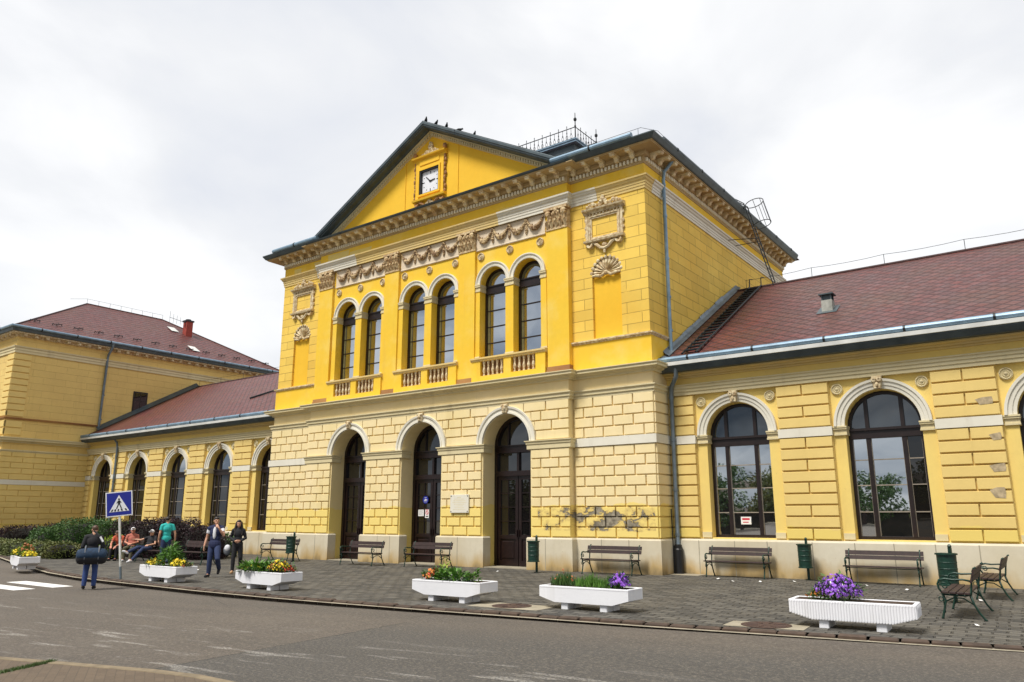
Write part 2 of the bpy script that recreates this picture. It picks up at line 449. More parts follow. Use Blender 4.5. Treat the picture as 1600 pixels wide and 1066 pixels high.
M['ridge'] = plain('dark_ridge_tile', (.05,.022,.02), .8, 0, .3, 4)
M['pipe'] = plain('grey_downpipe', (.16,.20,.23), .45, .4, .25, 3)
M['iron'] = plain('cast_iron_dark', (.014,.018,.020), .5, .3, .3, 9)
M['green_iron'] = plain('green_painted_iron', (.007,.036,.023), .42, .1, .3, 14)
M['wood'] = plain('bench_board_brown', (.032,.015,.012), .6, 0, .35, 9, .1)
M['wood2'] = plain('bench_board_tan', (.20,.095,.045), .6, 0, .3, 9, .1)
M['door'] = plain('maroon_door_paint', (.013,.0052,.0048), .35, 0, .3, 5)
M['frame'] = plain('dark_window_paint', (.014,.007,.006), .4, 0, .3, 5)
M['olive'] = plain('olive_inner_sash', (.16,.14,.055), .5, 0, .2, 5)
M['bar'] = plain('pale_glazing_bar', (.28,.24,.19), .5, 0, .2, 5)
M['tile'] = m_tile('maroon_diamond_slate', .50, .44, (.140,.034,.027), (.085,.025,.022), (.105,.052,.024))
M['tile_l'] = m_tile('red_diamond_slate', .40, .36, (.150,.036,.030), (.100,.028,.025), (.13,.045,.022))
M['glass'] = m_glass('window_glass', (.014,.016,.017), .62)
M['glass_bright'] = m_glass('fanlight_glass_bright', (.02,.02,.02), .45)  # extra mirror strength gives two left fanlights a bright sky reflection
M['glass_fan'] = m_glass('fanlight_glass', (.016,.022,.028), .06)  # weaker mirror copy, keeps the right wing fanlights looking dark
M['glass_dark'] = m_glass('shaded_window_glass', (.010,.009,.008), .0)  # copy without added mirror strength, so these panes look dark
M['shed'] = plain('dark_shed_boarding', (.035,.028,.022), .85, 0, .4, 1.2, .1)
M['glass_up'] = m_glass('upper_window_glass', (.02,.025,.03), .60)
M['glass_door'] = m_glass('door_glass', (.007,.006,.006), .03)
M['asphalt'] = m_asphalt(); M['setts'] = m_setts()
M['kerb'] = plain('brown_kerb_stone', (.066,.042,.028), .8, 0, .4, 4, .3)
M['bare'] = plain('bare_wall_mortar', (.42,.33,.20), .9, 0, .35, 9, .4)
M['concrete'] = plain('old_concrete', (.33,.29,.21), .85, 0, .2, 3, .2)
M['rustiron'] = plain('rusty_cast_iron', (.060,.032,.022), .75, 0, .35, 8, .2)
M['paint'] = plain('white_road_paint', (.78,.77,.74), .7, 0, .08, 6)
M['planter'] = plaster('white_painted_concrete', (.80,.80,.82), (.74,.74,.76), dk=.45, dirt=(.42,.40,.36)); M['planter'] = M['planter'][0].done(M['planter'][1], .8, 0, M['planter'][2])
M['soil'] = plain('dark_soil', (.05,.03,.018), .95, 0, .4, 12, .4)
M['redbrick'] = plain('red_chimney_brick', (.30,.045,.03), .8, 0, .25, 9, .2)
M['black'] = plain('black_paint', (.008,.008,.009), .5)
M['clock'] = plain('clock_face_white', (.78,.79,.82), .4, 0, .05)
# ================================================================== the station building
XC = -20.93; XL, XR = -30.86, -11.0; YF = 22.45; YR = 22.15; RL_, RR_ = -27.81, -14.05; YB = 37.6
YUF = 22.50; YUR = 22.37; XUR = -11.03; XUL = -30.83
B = thing('station_building', 'yellow two-storey railway station with clock pediment, low arched wings and red slate roofs', 'building', (XC, YF, 0))
FF, FRz, FS, FSL = frame(0,YF,'front'), frame(0,YR,'front'), frame(XR,0,'right'), frame(XL,0,'left')
UF, UR, US, USL = frame(0,YUF,'front'), frame(0,YUR,'front'), frame(XUR,0,'right'), frame(XUL,0,'left')
DOORS = [-25.12, XC, -16.74]; DHW, DSP = 1.07, 4.33
BAYS = [-25.12, XC, -16.74]; WHW, WSP = .64, 10.62
LOWPATH = [(XL,23.62),(XL,YF),(RL_,YF),(RL_,YR),(RR_,YR),(RR_,YF),(XR,YF),(XR,23.62)]

def row_blocks(mb, fr, u0, u1, va, vb, odd, d=.070, w=.78, g=.022, mi=0, bev=.010):
    L = u1-u0
    if L < .12: return
    n = max(1, round(L/w))
    if n == 1: cuts = [u0, u1]
    elif odd:
        s = L/n; cuts = [u0]+([u0+s*(k+.5) for k in range(n)])+[u1]
        if n == 2: cuts = [u0, u0+L*.27, u0+L*.73, u1] if L > 1.55 else [u0, u1]
    else: cuts = [u0+L*k/n for k in range(n+1)]
    for a, b in zip(cuts, cuts[1:]):
        ja = RN.uniform(-.003,.003)
        mb.fext(fr, [(a+g,va+g),(b-g,va+g),(b-g,vb-g),(a+g,vb-g)], 0, d+ja, bev, mi)
def rust(mb, fr, u0, u1, v0, h, n, ops=(), rout=1.3, d=.070, w=.78, mi=0, start=0):
    """ops: (cu, spring); blocks stop at the surround of each opening, cut to its curve above the spring"""
    for r in range(n):
        va, vb = v0+h*r, v0+h*(r+1); edges = [u0]; curv = []
        for cu, spr in ops:
            if vb <= spr+.02: edges += [cu-rout, cu+rout]
            elif va < spr+rout:
                e = sqrt(max(0, rout**2-max(0,va-spr)**2)); edges += [cu-e, cu+e]; curv.append((cu,spr,e))
        edges.append(u1)
        for a, b in zip(edges[::2], edges[1::2]): row_blocks(mb, fr, a, b, va, vb, (r+start) % 2, d, w, mi=mi)
        # curved toe pieces that fill in to the archivolt
        for cu, spr, e in curv:
            et = sqrt(max(0, rout**2-max(0,vb-spr)**2)) if vb-spr < rout else 0
            for sg in (-1,1):
                pts = [(cu+sg*(e+.0), va+.022)]
                for k in range(5):
                    v = va+.022+(vb-va-.044)*k/4; x = sqrt(max(0, rout**2-max(0,v-spr)**2)) if v-spr < rout else 0
                    pts.append((cu+sg*(x+.03), v))
                pts.append((cu+sg*(e+.0), vb-.022))
                if e-et > .06: mb.fext(fr, pts[1:], 0, d-.004, 0, mi)

# ---- ground storey of the central block
w = MB()
w.wall(FRz, RL_, RR_, 1.0, 6.5, [(c,DHW,1.0,DSP) for c in DOORS], .82)
for c in DOORS:
    for sg in (-1,1):
        w.fquad(FRz, [(c+sg*DHW,1.0,-.30),(c+sg*DHW,1.0,-.82),(c+sg*DHW,.02,-.82),(c+sg*DHW,.02,-.30)])
w.fquad(FF, [(XL,1.0,0),(RL_,1.0,0),(RL_,6.5,0),(XL,6.5,0)]); w.fquad(FF, [(RR_,1.0,0),(XR,1.0,0),(XR,6.5,0),(RR_,6.5,0)])
for x in (RL_,RR_): w.add([(x,YR,1),(x,YF,1),(x,YF,6.5),(x,YR,6.5)], [(0,1,2,3)])
for x in (XL,XR): w.add([(x,YF,1),(x,24,1),(x,24,6.5),(x,YF,6.5)], [(0,1,2,3)])
H1, Z1 = .330, 1.09
for (a,b,fr) in ((XL-.04,RL_-.06,FF),(RR_+.06,XR+.04,FF)):
    rust(w, fr, a, b, Z1, H1, 9); rust(w, fr, a, b, 4.36, .345, 4, start=1)
ops = [(c,DSP) for c in DOORS]
rust(w, FRz, RL_-.04, RR_+.04, Z1, H1, 9, ops, DHW+.03); rust(w, FRz, RL_-.04, RR_+.04, 4.36, .345, 4, ops, 1.33, start=1)
for fr in (FS, FSL):
    rust(w, fr, YF-.03, 23.5, Z1, H1, 9); rust(w, fr, YF-.03, 23.5, 4.36, .345, 4, start=1)
w.build('rusticated_wall', M['rust'], B)
prof = [(0,0),(.12,0),(.12,1.02),(.09,1.07),(0,1.07)]
segs = [[(XL,23.45),(XL,YF),(RL_,YF),(RL_,YR),(DOORS[0]-DHW,YR),(DOORS[0]-DHW,YR+.30)]]
for a, b in zip(DOORS, DOORS[1:]): segs.append([(a+DHW,YR+.30),(a+DHW,YR),(b-DHW,YR),(b-DHW,YR+.30)])
segs.append([(DOORS[2]+DHW,YR+.30),(DOORS[2]+DHW,YR),(RR_,YR),(RR_,YF),(XR,YF),(XR,23.45)])
for s_ in segs: p = MB(); p.sweep(s_, [(d,z) if d else (-.02,z) for d,z in prof]); p.build('plinth', M['plinth'], B)
for x in (-28.9,-26.9,-23.1,-22.4,-18.9,-15.0,-13.0,-12.0):
    y = (YR if RL_ < x < RR_ else YF)-.123
    pj = MB(); pj.box(x-.012, x+.012, y, y+.02, .0, 1.03); pj.build('plinth_joint', M['concrete'], B)
# impost band + flanking stone band
ip = [(.08,4.05),(.10,4.07),(.10,4.2),(.13,4.24),(.13,4.30),(.17,4.33),(.17,4.36)]
for s_ in segs:
    q = [pt for pt in s_ if not (pt[0] < RL_-.1 or pt[0] > RR_+.1)]
    q = [(x,y) if y != YR+.30 else (x,YR+.42) for x,y in q]
    t = MB(); t.sweep(q, [(-.02,4.05)]+ip+[(-.02,4.36)]); t.build('impost_band', M['trim'], B)
for path in ([(XL,23.5),(XL,YF),(RL_,YF)], [(RR_,YF),(XR,YF),(XR,23.5)]):
    t = MB(); t.sweep(path, [(-.01,4.07),(.10,4.07),(.10,4.35),(-.01,4.35)]); t.build('stone_band', M['white'], B)
# belt cornice between the storeys
t = MB()
t.sweep(LOWPATH, [(-.02,5.72),(.07,5.72),(.07,5.80),(.11,5.82),(.11,5.90),(.16,5.95),(.16,5.99),(-.02,6.0)])
t.sweep(LOWPATH, [(-.02,6.40),(.08,6.40),(.10,6.46),(.20,6.49),(.22,6.52),(.34,6.54),(.34,6.61),(.38,6.64),(.38,6.67),(-.3,6.70)])
t.build('belt_cornice', M['trim'], B)
# ---- doors
def arch_pts(cu, hw, sill, spr, n=16):
    return [(cu+hw,sill)]+[(cu+hw*cos(pi*i/n), spr+hw*sin(pi*i/n)) for i in range(n+1)]+[(cu-hw,sill)]
def archframe(mb, fr, cu, hw, sill, spr, wd, d0, d1, n=16, mi=0, bottom=True):
    A = arch_pts(cu,hw,sill,spr,n); Bq = arch_pts(cu,hw-wd,sill+(wd if bottom else 0),spr,n)
    m = len(A); vs = [fr(u,v,d) for (u,v),d in [(q,d0) for q in A]+[(q,d1) for q in A]+[(q,d1) for q in Bq]+[(q,d0) for q in Bq]]
    fs = []
    for l in range(3):
        for k in range(m-1): fs.append((l*m+k,l*m+k+1,(l+1)*m+k+1,(l+1)*m+k))
    mb.add(vs, fs, mi)
    if bottom: mb.fbox(fr, cu-hw, cu+hw, sill, sill+wd, d0, d1-.002, mi)
def leaf_lump(mb, c, r, n=7): mb.ball(c, r, n, jit=.18)
for c in DOORS:
    D = FRz; d0 = -.80
    dm = MB()
    archframe(dm, D, c, DHW, .03, DSP, .13, d0, d0+.12, bottom=False)
    dm.fbox(D, c-DHW+.12, c+DHW-.12, 4.06, 4.30, d0, d0+.16); dm.fbox(D, c-DHW+.12, c+DHW-.12, 4.30, 4.34, d0, d0+.21)
    dm.fbox(D, c-DHW+.12, c+DHW-.12, 3.22, 3.40, d0, d0+.14); dm.fbox(D, c-.05, c+.05, 3.40, 4.06, d0, d0+.10)
    for sg in (-.46,.46): dm.fbox(D, c+sg-.03, c+sg+.03, 4.34, DSP+.82, d0, d0+.08)
    do = dm.build('door', M['door'], B)
    for sg in (-1,1):
        lf = MB(); a, b = sorted((c+sg*.015, c+sg*(DHW-.13)))
        for (u0,u1,v0,v1) in ((a,b,.04,.22),(a,b,.98,1.12),(a,b,3.08,3.22),(a,a+.12,.22,3.08),(b-.12,b,.22,3.08)): lf.fbox(D, u0,u1,v0,v1,d0,d0+.07+RN.uniform(0,.002))
        lf.fext(D, [(a+.12,.22),(b-.12,.22),(b-.12,.98),(a+.12,.98)], d0, d0+.03); lf.fext(D, [(a+.2,.3),(b-.2,.3),(b-.2,.9),(a+.2,.9)], d0+.03, d0+.06, .02)
        for v in (1.6,2.1,2.6): lf.fbox(D, a+.12,b-.12,v-.015,v+.015,d0,d0+.055)
        lf.fbox(D, (a+b)/2-.012,(a+b)/2+.012,1.12,3.08,d0,d0+.05)
        lf.fbox(D, c+sg*.05-.012,c+sg*.05+.012,1.05,1.30,d0+.07,d0+.12)
        lf.build('door_leaf', M['door'], do)
    gl = MB(); gl.fext(D, arch_pts(c,DHW-.1,1.1,DSP), d0-.02, d0+.02); gl.build('glass', M['glass_door'], do)
    ar = MB()
    ar.fring(D, c, DSP+.02, [(DHW,-.01),(DHW,.10),(DHW+.06,.10),(DHW+.07,.07),(DHW+.17,.07),(DHW+.19,.11),(DHW+.26,.12),(DHW+.27,-.01)], n=28)
    ar.build('archivolt', M['white'], do, smooth=False)
    ky = MB(); kz = DSP+DHW
    ky.fext(D, [(c-.10,kz+.02),(c+.10,kz+.02),(c+.15,kz+.36),(c-.15,kz+.36)], .05, .17, .03)
    for (u,v,r) in ((0,.20,.085),(-.08,.30,.05),(.08,.30,.05),(0,.08,.05)): q = D(c+u,kz+v,.18); leaf_lump(ky, q, (r,r*.8,r))
    ky.build('keystone', M['stuccol'], do)
    st = MB(); st.box(c-DHW+.01, c+DHW-.01, YR-.08, YR+.8, -.02, .03); st.build('door_step', M['concrete'], do)

# ---- upper storey walls
w = MB()
for a,b in ((XUL,RL_+.15),(RR_-.15,XUR)):
    nc = (a+b)/2+(.02 if a < -20 else -.02); nc = -29.25 if a < -20 else -12.63
    w.wall(UF, a, b, 6.6, 14.1, [(nc,.57,7.80,10.14)], .10)
w.add([(XUR,YUF,6.5),(XUR,YB,6.5),(XUR,YB,14.1),(XUR,YUF,14.1)], [(0,1,2,3)])
w.add([(XUL,YUF,6.5),(XUL,YB,6.5),(XUL,YB,14.1),(XUL,YUF,14.1)], [(0,1,2,3)])
w.add([(XUL,YB,0),(XUR,YB,0),(XUR,YB,14.1),(XUL,YB,14.1)], [(0,1,2,3)])
w.build('ashlar_wall', M['ash'], B)
w = MB()
wo = [(c+s,WHW,7.6,WSP) for c in BAYS for s in (-.815,.815)]
w.wall(UR, RL_+.05, RR_-.05, 6.6, 13.95, wo, .42)
for x in (RL_+.05, RR_-.05): w.add([(x,YUR,6.6),(x,YUF,6.6),(x,YUF,14.1),(x,YUR,14.1)], [(0,1,2,3)])
w.build('window_storey_wall', M['up'], B)
for path in ([(XUL,24),(XUL,YUF),(RL_,YUF)],[(RR_,YUF),(XUR,YUF),(XUR,24)]):
    lo = MB(); lo.sweep(path, [(-.01,6.68),(.05,6.68),(.05,7.64),(-.01,7.64)]); lo.build('parapet_wall', M['up'], B)
for path in ([(XUL,24),(XUL,YUF),(RL_+.1,YUF)],[(RR_-.1,YUF),(XUR,YUF),(XUR,23.8)]):
    le = MB(); le.sweep(path, [(-.01,7.63),(.07,7.63),(.10,7.68),(.13,7.69),(.13,7.74),(-.01,7.77)]); le.build('ledge', M['stuccol'], B)
# niches, shells, cartouches
for nc in (-29.25,-12.63):
    n_ = MB(); n_.fext(UF, arch_pts(nc,.575,7.8,10.14), -.15, -.10); ni = n_.build('niche', M['tymp'], B)
    s_ = MB(); N = 11
    for k in range(N):
        a0, a1 = pi*k/N, pi*(k+1)/N; am = (a0+a1)/2; r = .60
        pts = [(0,.06,.03),(r*cos(a0)*.97,r*sin(a0)*.97,.02),(r*cos(am)*.55,r*sin(am)*.55,.13),(r*cos(am)*1.04,r*sin(am)*1.04,.07),(r*cos(a1)*.97,r*sin(a1)*.97,.02)]
        s_.add([UF(nc+q[0],10.10+q[1],-.10+q[2]) for q in pts], [(0,1,2),(0,2,4),(1,3,2),(2,3,4)])
        s_.ball(UF(nc+r*cos(am)*1.0,10.10+r*sin(am)*1.0,-.02), (.075,.05,.075), 7)
    for sg in (-1,1):
        s_.tube([UF(nc+sg*.02,10.12,.0),UF(nc+sg*.2,10.02,.01),UF(nc+sg*.38,10.06,.01),UF(nc+sg*.56,10.06,.0)], [.05,.06,.06,.04], 7)
    s_.ball(UF(nc,10.10,.03), .09, 8)
    s_.build('shell', M['stuccol'], ni)
    c_ = MB(); cz = 11.9
    for k,(a,b,d) in enumerate(((.66,.50,.05),(.63,.47,.08),(.57,.41,.05))):
        t_ = .055
        for (u0,u1,v0,v1) in ((-a,a,b-t_,b),(-a,a,-b,-b+t_),(-a,-a+t_,-b+t_,b-t_),(a-t_,a,-b+t_,b-t_)): c_.fbox(UF, nc+u0,nc+u1,cz+v0-.05,cz+v1-.05,0,d)
    c_.fprof(UF, nc-.84, nc+.84, [(.06,cz+.50),(.10,cz+.56),(.20,cz+.60),(.22,cz+.66),(.05,cz+.70)])
    c_.fprof(UF, nc-.80, nc+.80, [(.05,cz-.62),(.16,cz-.60),(.18,cz-.53),(.06,cz-.50)])
    for sg in (-1,1):
        c_.fbox(UF, nc+sg*.70-.05, nc+sg*.70+.05, cz-.5, cz+.5, 0, .08)
        for v in (.3,0,-.25): c_.ball(UF(nc+sg*.77,cz+v,.04), (.04,.04,.08), 7)
        c_.fring(UF, nc+sg*.58, cz-.68, [(.04,.0),(.04,.12),(.12,.14),(.13,0)], -pi*.1-pi*.9, pi*.1, 14)
        c_.tube([UF(nc+sg*.45,cz-.64,.05),UF(nc+sg*.30,cz-.72,.08),UF(nc+sg*.16,cz-.86,.08),UF(nc,cz-.9,.08)], [.04,.06,.06,.05], 7)
        for q in ((.12,.80,.10),(.28,.78,.07),(.42,.84,.09),(.55,.80,.09),(.66,.77,.06)): leaf_lump(c_, UF(nc+sg*q[0],cz+q[1],.08), (q[2],.07,q[2]))
    c_.ball(UF(nc,cz-.76,.05), (.12,.07,.09), 8); c_.ball(UF(nc,cz-.98,.06), (.06,.05,.11), 7)
    for q in ((0,.95,.11),(-.08,.86,.08),(.09,.86,.08),(0,1.05,.06)): leaf_lump(c_, UF(nc+q[0],cz+q[1],.09), (q[2],.08,q[2]))
    for k in range(9): c_.fbox(UF, nc-.56+k*.14-.02, nc-.56+k*.14+.02, cz+.43, cz+.48, .05, .10)
    c_.build('wall_cartouche', M['stuccol'], B)
# pilasters
PX = [(-27.82,-26.90),(-23.47,-22.63),(-19.24,-18.40),(-14.97,-14.05)]
for a,b in PX:
    edge = a < -27 or b > -15
    m = MB(); d = .12
    m.fbox(UR, a, b, 6.66, 12.10, -.16 if edge else 0, d); po = m.build('pilaster', M['up'], B)
    m = MB(); e0, e1 = (-.16 if edge else -.01), .03
    m.fbox(UR, a-e1, b+e1, 6.68, 6.82, e0, d+.05); m.fbox(UR, a-.015, b+.015, 6.82, 6.95, e0, d+.025)
    m.build('pilaster_base', M['brown'], po)
    m = MB(); m.fbox(UR, a-.01, b+.01, 12.08, 12.16, e0, d+.03); m.fbox(UR, a+.02, b-.02, 12.16, 12.86, e0, d-.02)
    m.fbox(UR, a-.05, b+.05, 12.84, 12.93, e0, d+.12)
    cx, hw = (a+b)/2, (b-a)/2
    for row, (n, v, hh) in enumerate(((5,12.17,.28),(4,12.40,.30))):
        for k in range(n):
            u = cx-hw*.86+2*hw*.86*(k/(n-1)) if row == 0 else cx-hw*.66+2*hw*.66*(k/(n-1))
            m.tube([UR(u,v,d-.02),UR(u,v+hh*.5,d+.02),UR(u,v+hh*.85,d+.09),UR(u,v+hh*.9,d+.14),UR(u,v+hh*.7,d+.15)], [.07,.085,.065,.05,.02], 7)
            for sg in (-1,1): m.ball(UR(u+sg*.06,v+hh*.55,d+.04), (.035,.035,.07), 6)
    for sg in (-1,1):
        m.fring(UR, cx+sg*(hw-.12), 12.74, [(.03,d-.05),(.03,d+.13),(.11,d+.11),(.115,d-.05)], 0, 1.9*pi, 16)
        m.ball(UR(cx+sg*(hw-.12),12.74,d+.10), .045, 6); m.ball(UR(cx+sg*.1,12.74,d+.05), (.06,.05,.09), 6)
    m.ball(UR(cx,12.80,d+.08), (.09,.06,.09), 8, jit=.15)
    m.build('capital', M['stucco'], po)
# upper windows
glsu = M['glass_up']
for c in BAYS:
    for s in (-.815,.815):
        u = c+s; D = UR; d0 = -.42
        m = MB()
        archframe(m, D, u, WHW, 7.62, WSP, .10, d0, d0+.11)
        m.fbox(D, u-WHW+.09, u+WHW-.09, WSP-.32, WSP-.04, d0, d0+.13); m.fbox(D, u-WHW+.09, u+WHW-.09, WSP-.05, WSP, d0, d0+.17)
        wn = m.build('window', M['frame'], B)
        m = MB()
        for sg in (-1,1): m.fbox(D, *sorted((u+sg*(WHW-.10),u+sg*(WHW-.19))), 7.72, WSP-.32, d0-.02, d0+.06)
        m.fring(D, u, WSP, [(WHW-.19,d0-.02),(WHW-.19,d0+.06),(WHW-.10,d0+.06)], .02, pi-.02, 14)
        m.build('inner_sash', M['olive'], wn)
        for v in (8.32,8.97,9.62): m = MB(); m.fbox(D, u-WHW+.10, u+WHW-.10, v-.018, v+.018, d0, d0+.072); m.build('glazing_bar', M['frame'], wn)
        m = MB(); m.fext(D, arch_pts(u,WHW-.08,7.65,WSP), d0-.04, d0+.03); m.build('glass', glsu, wn)
        m = MB(); zz = .0 if s < 0 else -.003
        m.fring(D, u, WSP+.02, [(WHW,-.01),(WHW,.05+zz),(WHW+.05,.06+zz),(WHW+.06,.04+zz),(WHW+.13,.045+zz),(WHW+.15,.09+zz),(WHW+.19,.09+zz),(WHW+.20,-.01)], n=24)
        m.build('archivolt', M['white'], wn)
    m = MB()
    for (a,b) in ((c-1.70,c-.815-WHW+.012),(c-.815+WHW-.012,c+.815-WHW+.012),(c+.815+WHW-.012,c+1.70)):
        m.fbox(UR, a, b, 7.66, 10.36, 0, .05, 1); m.fbox(UR, a-.01, b+.01, 7.66, 7.76, 0, .07, 0)
        for v0,v1,e in ((10.36,10.42,.075),(10.42,10.54,.06),(10.54,10.60,.10),(10.60,10.645,.112)): m.fbox(UR, a-(e*.4 if a > c-1.6 else 0), b+(e*.4 if b < c+1.6 else 0), v0, v1, -.40 if e < .11 else -.38, e)
    m.build('window_pier', [M['trim'],M['up']], B)
    # balustrade
    m = MB()
    m.fbox(UR, c-1.70, c+1.70, 6.68, 6.95, 0, .20); 
    m.fprof(UR, c-1.74, c+1.74, [(.18,7.52),(.22,7.54),(.22,7.58),(.26,7.60),(.26,7.66),(.05,7.68)], mi=1)
    for a,b in ((-1.70,-1.28),(-.17,.17),(1.28,1.70)): m.fbox(UR, c+a, c+b, 6.95, 7.53, 0, .19)
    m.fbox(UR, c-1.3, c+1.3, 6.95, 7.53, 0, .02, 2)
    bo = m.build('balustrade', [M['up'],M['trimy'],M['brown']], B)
    if c == BAYS[0]:
        q = MB(); q.lathe([(.05,0),(.05,.05),(.03,.07),(.03,.10),(.062,.18),(.062,.23),(.035,.33),(.03,.36),(.045,.38),(.03,.40),(.05,.48),(.055,.50),(.055,.575)], n=10)
        BALU = q.mesh('baluster', M['stuccol'], smooth=True, angle=40)
    for sg in (-1,1):
        for k in range(5):
            o = link('baluster', BALU, bo); o.location = UR(c+sg*.725-.42+k*.21, 6.952, .11)
    # rosettes
    for u in (-1.42,0,1.42):
        q = MB(); q.fdisc(UR, c+u, 11.80, [(.16,0),(.16,.05),(.13,.07),(.11,.035),(.085,.035),(.07,.06),(.05,.045),(.03,.075),(.0,.09)], 18)
        q.build('rosette', M['stuccol'], B)
    # garland frieze
    q = MB(); q.fbox(UR, c-1.65, c+1.65, 12.06, 12.88, 0, .035); q.fprof(UR, c-1.66, c+1.66, [(.05,12.05),(.06,12.08),(.04,12.11)])
    go = q.build('garland_frieze', M['panel'], B)
    for k in range(4):
        q = MB(); a = c-1.62+k*.81; 
        for i in range(17):
            f = i/16; u = a+.05+.71*f; sag = .36*(1-(2*f-1)**2); r = .045+.055*sin(pi*f)
            q.ball(UR(u,12.74-sag,.05+r*.5), (r,r*.9,r), 7, jit=.25)
        for f in (.3,.5,.7): q.ball(UR(a+.05+.71*f,12.78-.36*(1-(2*f-1)**2)+.10,.05), (.03,.03,.03), 5)
        q.build('swag', M['swag'], go)
        if k: 
            q = MB(); q.ball(UR(a,12.78,.06), .075, 8, jit=.2)
            for i,(dv,r) in enumerate(((.66,.05),(.55,.05),(.47,.07),(.39,.075),(.31,.055),(.24,.025))): q.ball(UR(a+RN.uniform(-.012,.012),12.06+dv-.06,.06), (r,r*.8,r*1.1), 7, jit=.2)
            q.build('pendant', M['swag'], go)
# string course (architrave) over the storey
UPATH = [(XUL,YB),(XUL,YUF),(RL_,YUF),(RL_,YUR-.12),(RR_,YUR-.12),(RR_,YUF),(XUR,YUF),(XUR,YB)]
sp_ = [(-.02,12.88),(.03,12.88),(.03,12.97),(.05,12.98),(.05,13.07),(.07,13.08),(.07,13.16),(.12,13.20),(.14,13.26),(.18,13.28),(.18,13.34),(-.02,13.37)]
t = MB(); t.sweep(UPATH, sp_); t.build('string_course', M['trimy'], B)
t = MB(); e = [(d+.012 if d > 0 else d, z+(.006 if z > 13.3 else -.006 if z < 12.9 else 0)) for d,z in sp_]
for pth in ([(-17.2,YUR-.12),(RR_,YUR-.12),(RR_,YUF),(-12.9,YUF)],[(-28.3,YUF),(RL_,YUF),(RL_,YUR-.12),(-25.3,YUR-.12)],[(XUR,23.0),(XUR,YB-.02)]):
    t = MB(); t.sweep(pth, e); t.build('string_course', M['white'], B)['label'] = 'pale unpainted stretch of string course'
fz = MB(); fz.sweep(UPATH, [(.02,13.30),(.02,14.3)], cap=False); fz.build('frieze_band', M['up'], B)
# patches of pale repair plaster
FZ = frame(0,YUF-.02,'front'); FZR = frame(0,YUR-.14,'front'); M['patch'] = m_trim('pale_repair_plaster', (.80,.62,.16), (.76,.58,.2), .2)
for fr,u0,u1,v0,v1 in ((FZ,-30.1,-29.6,13.42,13.66),(FZ,-28.6,-28.0,13.4,13.72),(FZR,-27.3,-25.9,13.42,13.74),(FZR,-25.8,-24.4,13.40,13.60),(FZR,-17.1,-15.9,13.38,13.5)):
    q = MB(); q.fext(fr, [(u0,v0+.01),(u1,v0),(u1+.03,v1-.02),(u0-.02,v1)], -.01, .006); q.build('repair_patch', M['patch'], B)
# main cornice: dentils, brackets, corona
t = MB()
t.sweep(UPATH, [(-.02,13.78),(.05,13.80),(.07,13.86),(.07,14.02),(.17,14.05),(.19,14.08),(.19,14.20),(.64,14.205),(.65,14.225),(.68,14.235),(.68,14.26),(-.1,14.34)])
def along(a, b, step):
    L = hypot(b[0]-a[0], b[1]-a[1]); n = max(1, int(L/step)); return [(a[0]+(b[0]-a[0])*(k+.5)/n, a[1]+(b[1]-a[1])*(k+.5)/n) for k in range(n)]
for (a,b),side in zip(zip(UPATH,UPATH[1:]), ('left','front',0,'front',0,'front','right')):
    if not side or side == 'left': continue
    for x,y in along(a,b,.145):
        fr = frame(x,y,side); u = x if side == 'front' else y
        t.fbox(fr, u-.038, u+.038, 13.87, 14.01, .06, .14, 1)
co = t.build('main_cornice', [M['corn'],M['dentil']], B)
q = MB(); pr = [(0,14.204),(.42,14.204),(.43,14.17),(.42,14.13),(.36,14.10),(.28,14.12),(.20,14.14),(.12,14.08),(.08,14.00),(.0,13.98)]
for d in (-.075,.075): q.add([(d,-a,z-14) for a,z in pr], [tuple(range(len(pr)))])
m_ = len(pr); q.f += [(k,(k+1)%m_,m_+(k+1)%m_,m_+k) for k in range(m_)]; q.m += [0]*m_
q.tube([(-.09,-.38,.15),(.09,-.38,.15)], .055, 10); q.tube([(-.085,-.07,.06),(.085,-.07,.06)], .045, 8)
q.box(-.10,.10,-.46,0,.175,.206)
BR = q.mesh('bracket', M['bracket'])
for (a,b),side in zip(zip(UPATH,UPATH[1:]), ('left','front',0,'front',0,'front','right')):
    if not side: continue
    st = 1.2 if side == 'left' else .54
    for x,y in along(a,b,st):
        o = link('bracket', BR, co); off = .188
        if side == 'front': o.location = (x,y-off,14)
        elif side == 'right': o.location = (x+off,y,14); o.rotation_euler = (0,0,pi/2)
        else: o.location = (x-off,y,14); o.rotation_euler = (0,0,-pi/2)
# sheet-metal edge
t = MB(); ed = [(.5,14.262),(.72,14.262),(.75,14.29),(.84,14.42),(.84,14.455),(.2,14.53)]
FL1 = [(XUL,YB),(XUL,YUF),(RL_+.3,YUF)]; FL2 = [(RR_-.3,YUF),(XUR,YUF),(XUR,YB)]
t.sweep(FL1, ed); t.sweep(FL2, ed); t.sweep([(RL_-.4,YUR-.12),(RR_+.4,YUR-.12)], [(.3,14.262),(.71,14.262),(.74,14.30),(.76,14.34),(-.05,14.41)])
t.sweep([(XUR,YB),(XUL,YB)], ed); t.sweep([(XUR,YB),(XUL,YB)], [(0,13.8),(.6,14.3),(.6,14.39)])
t.build('eaves_flashing', M['metal'], B)
def gut(path, d, z, r=.085):
    t = MB(); pr = [(d+r*cos(a), z+r*sin(a)) for a in [pi*2*k/10 for k in range(11)]]
    t.sweep(path, pr); 
    for (a,b) in zip(path, path[1:]):
        for x,y in along(a,b,2.1)[0:]:
            dx, dy = (b[0]-a[0]), (b[1]-a[1]); L = hypot(dx,dy); dx /= L; dy /= L; nx, ny = dy, -dx
            t.tube([(x-dx*.03+nx*d,y-dy*.03+ny*d,z),(x+dx*.03+nx*d,y+dy*.03+ny*d,z)], r+.016, 10, 1)
    return t
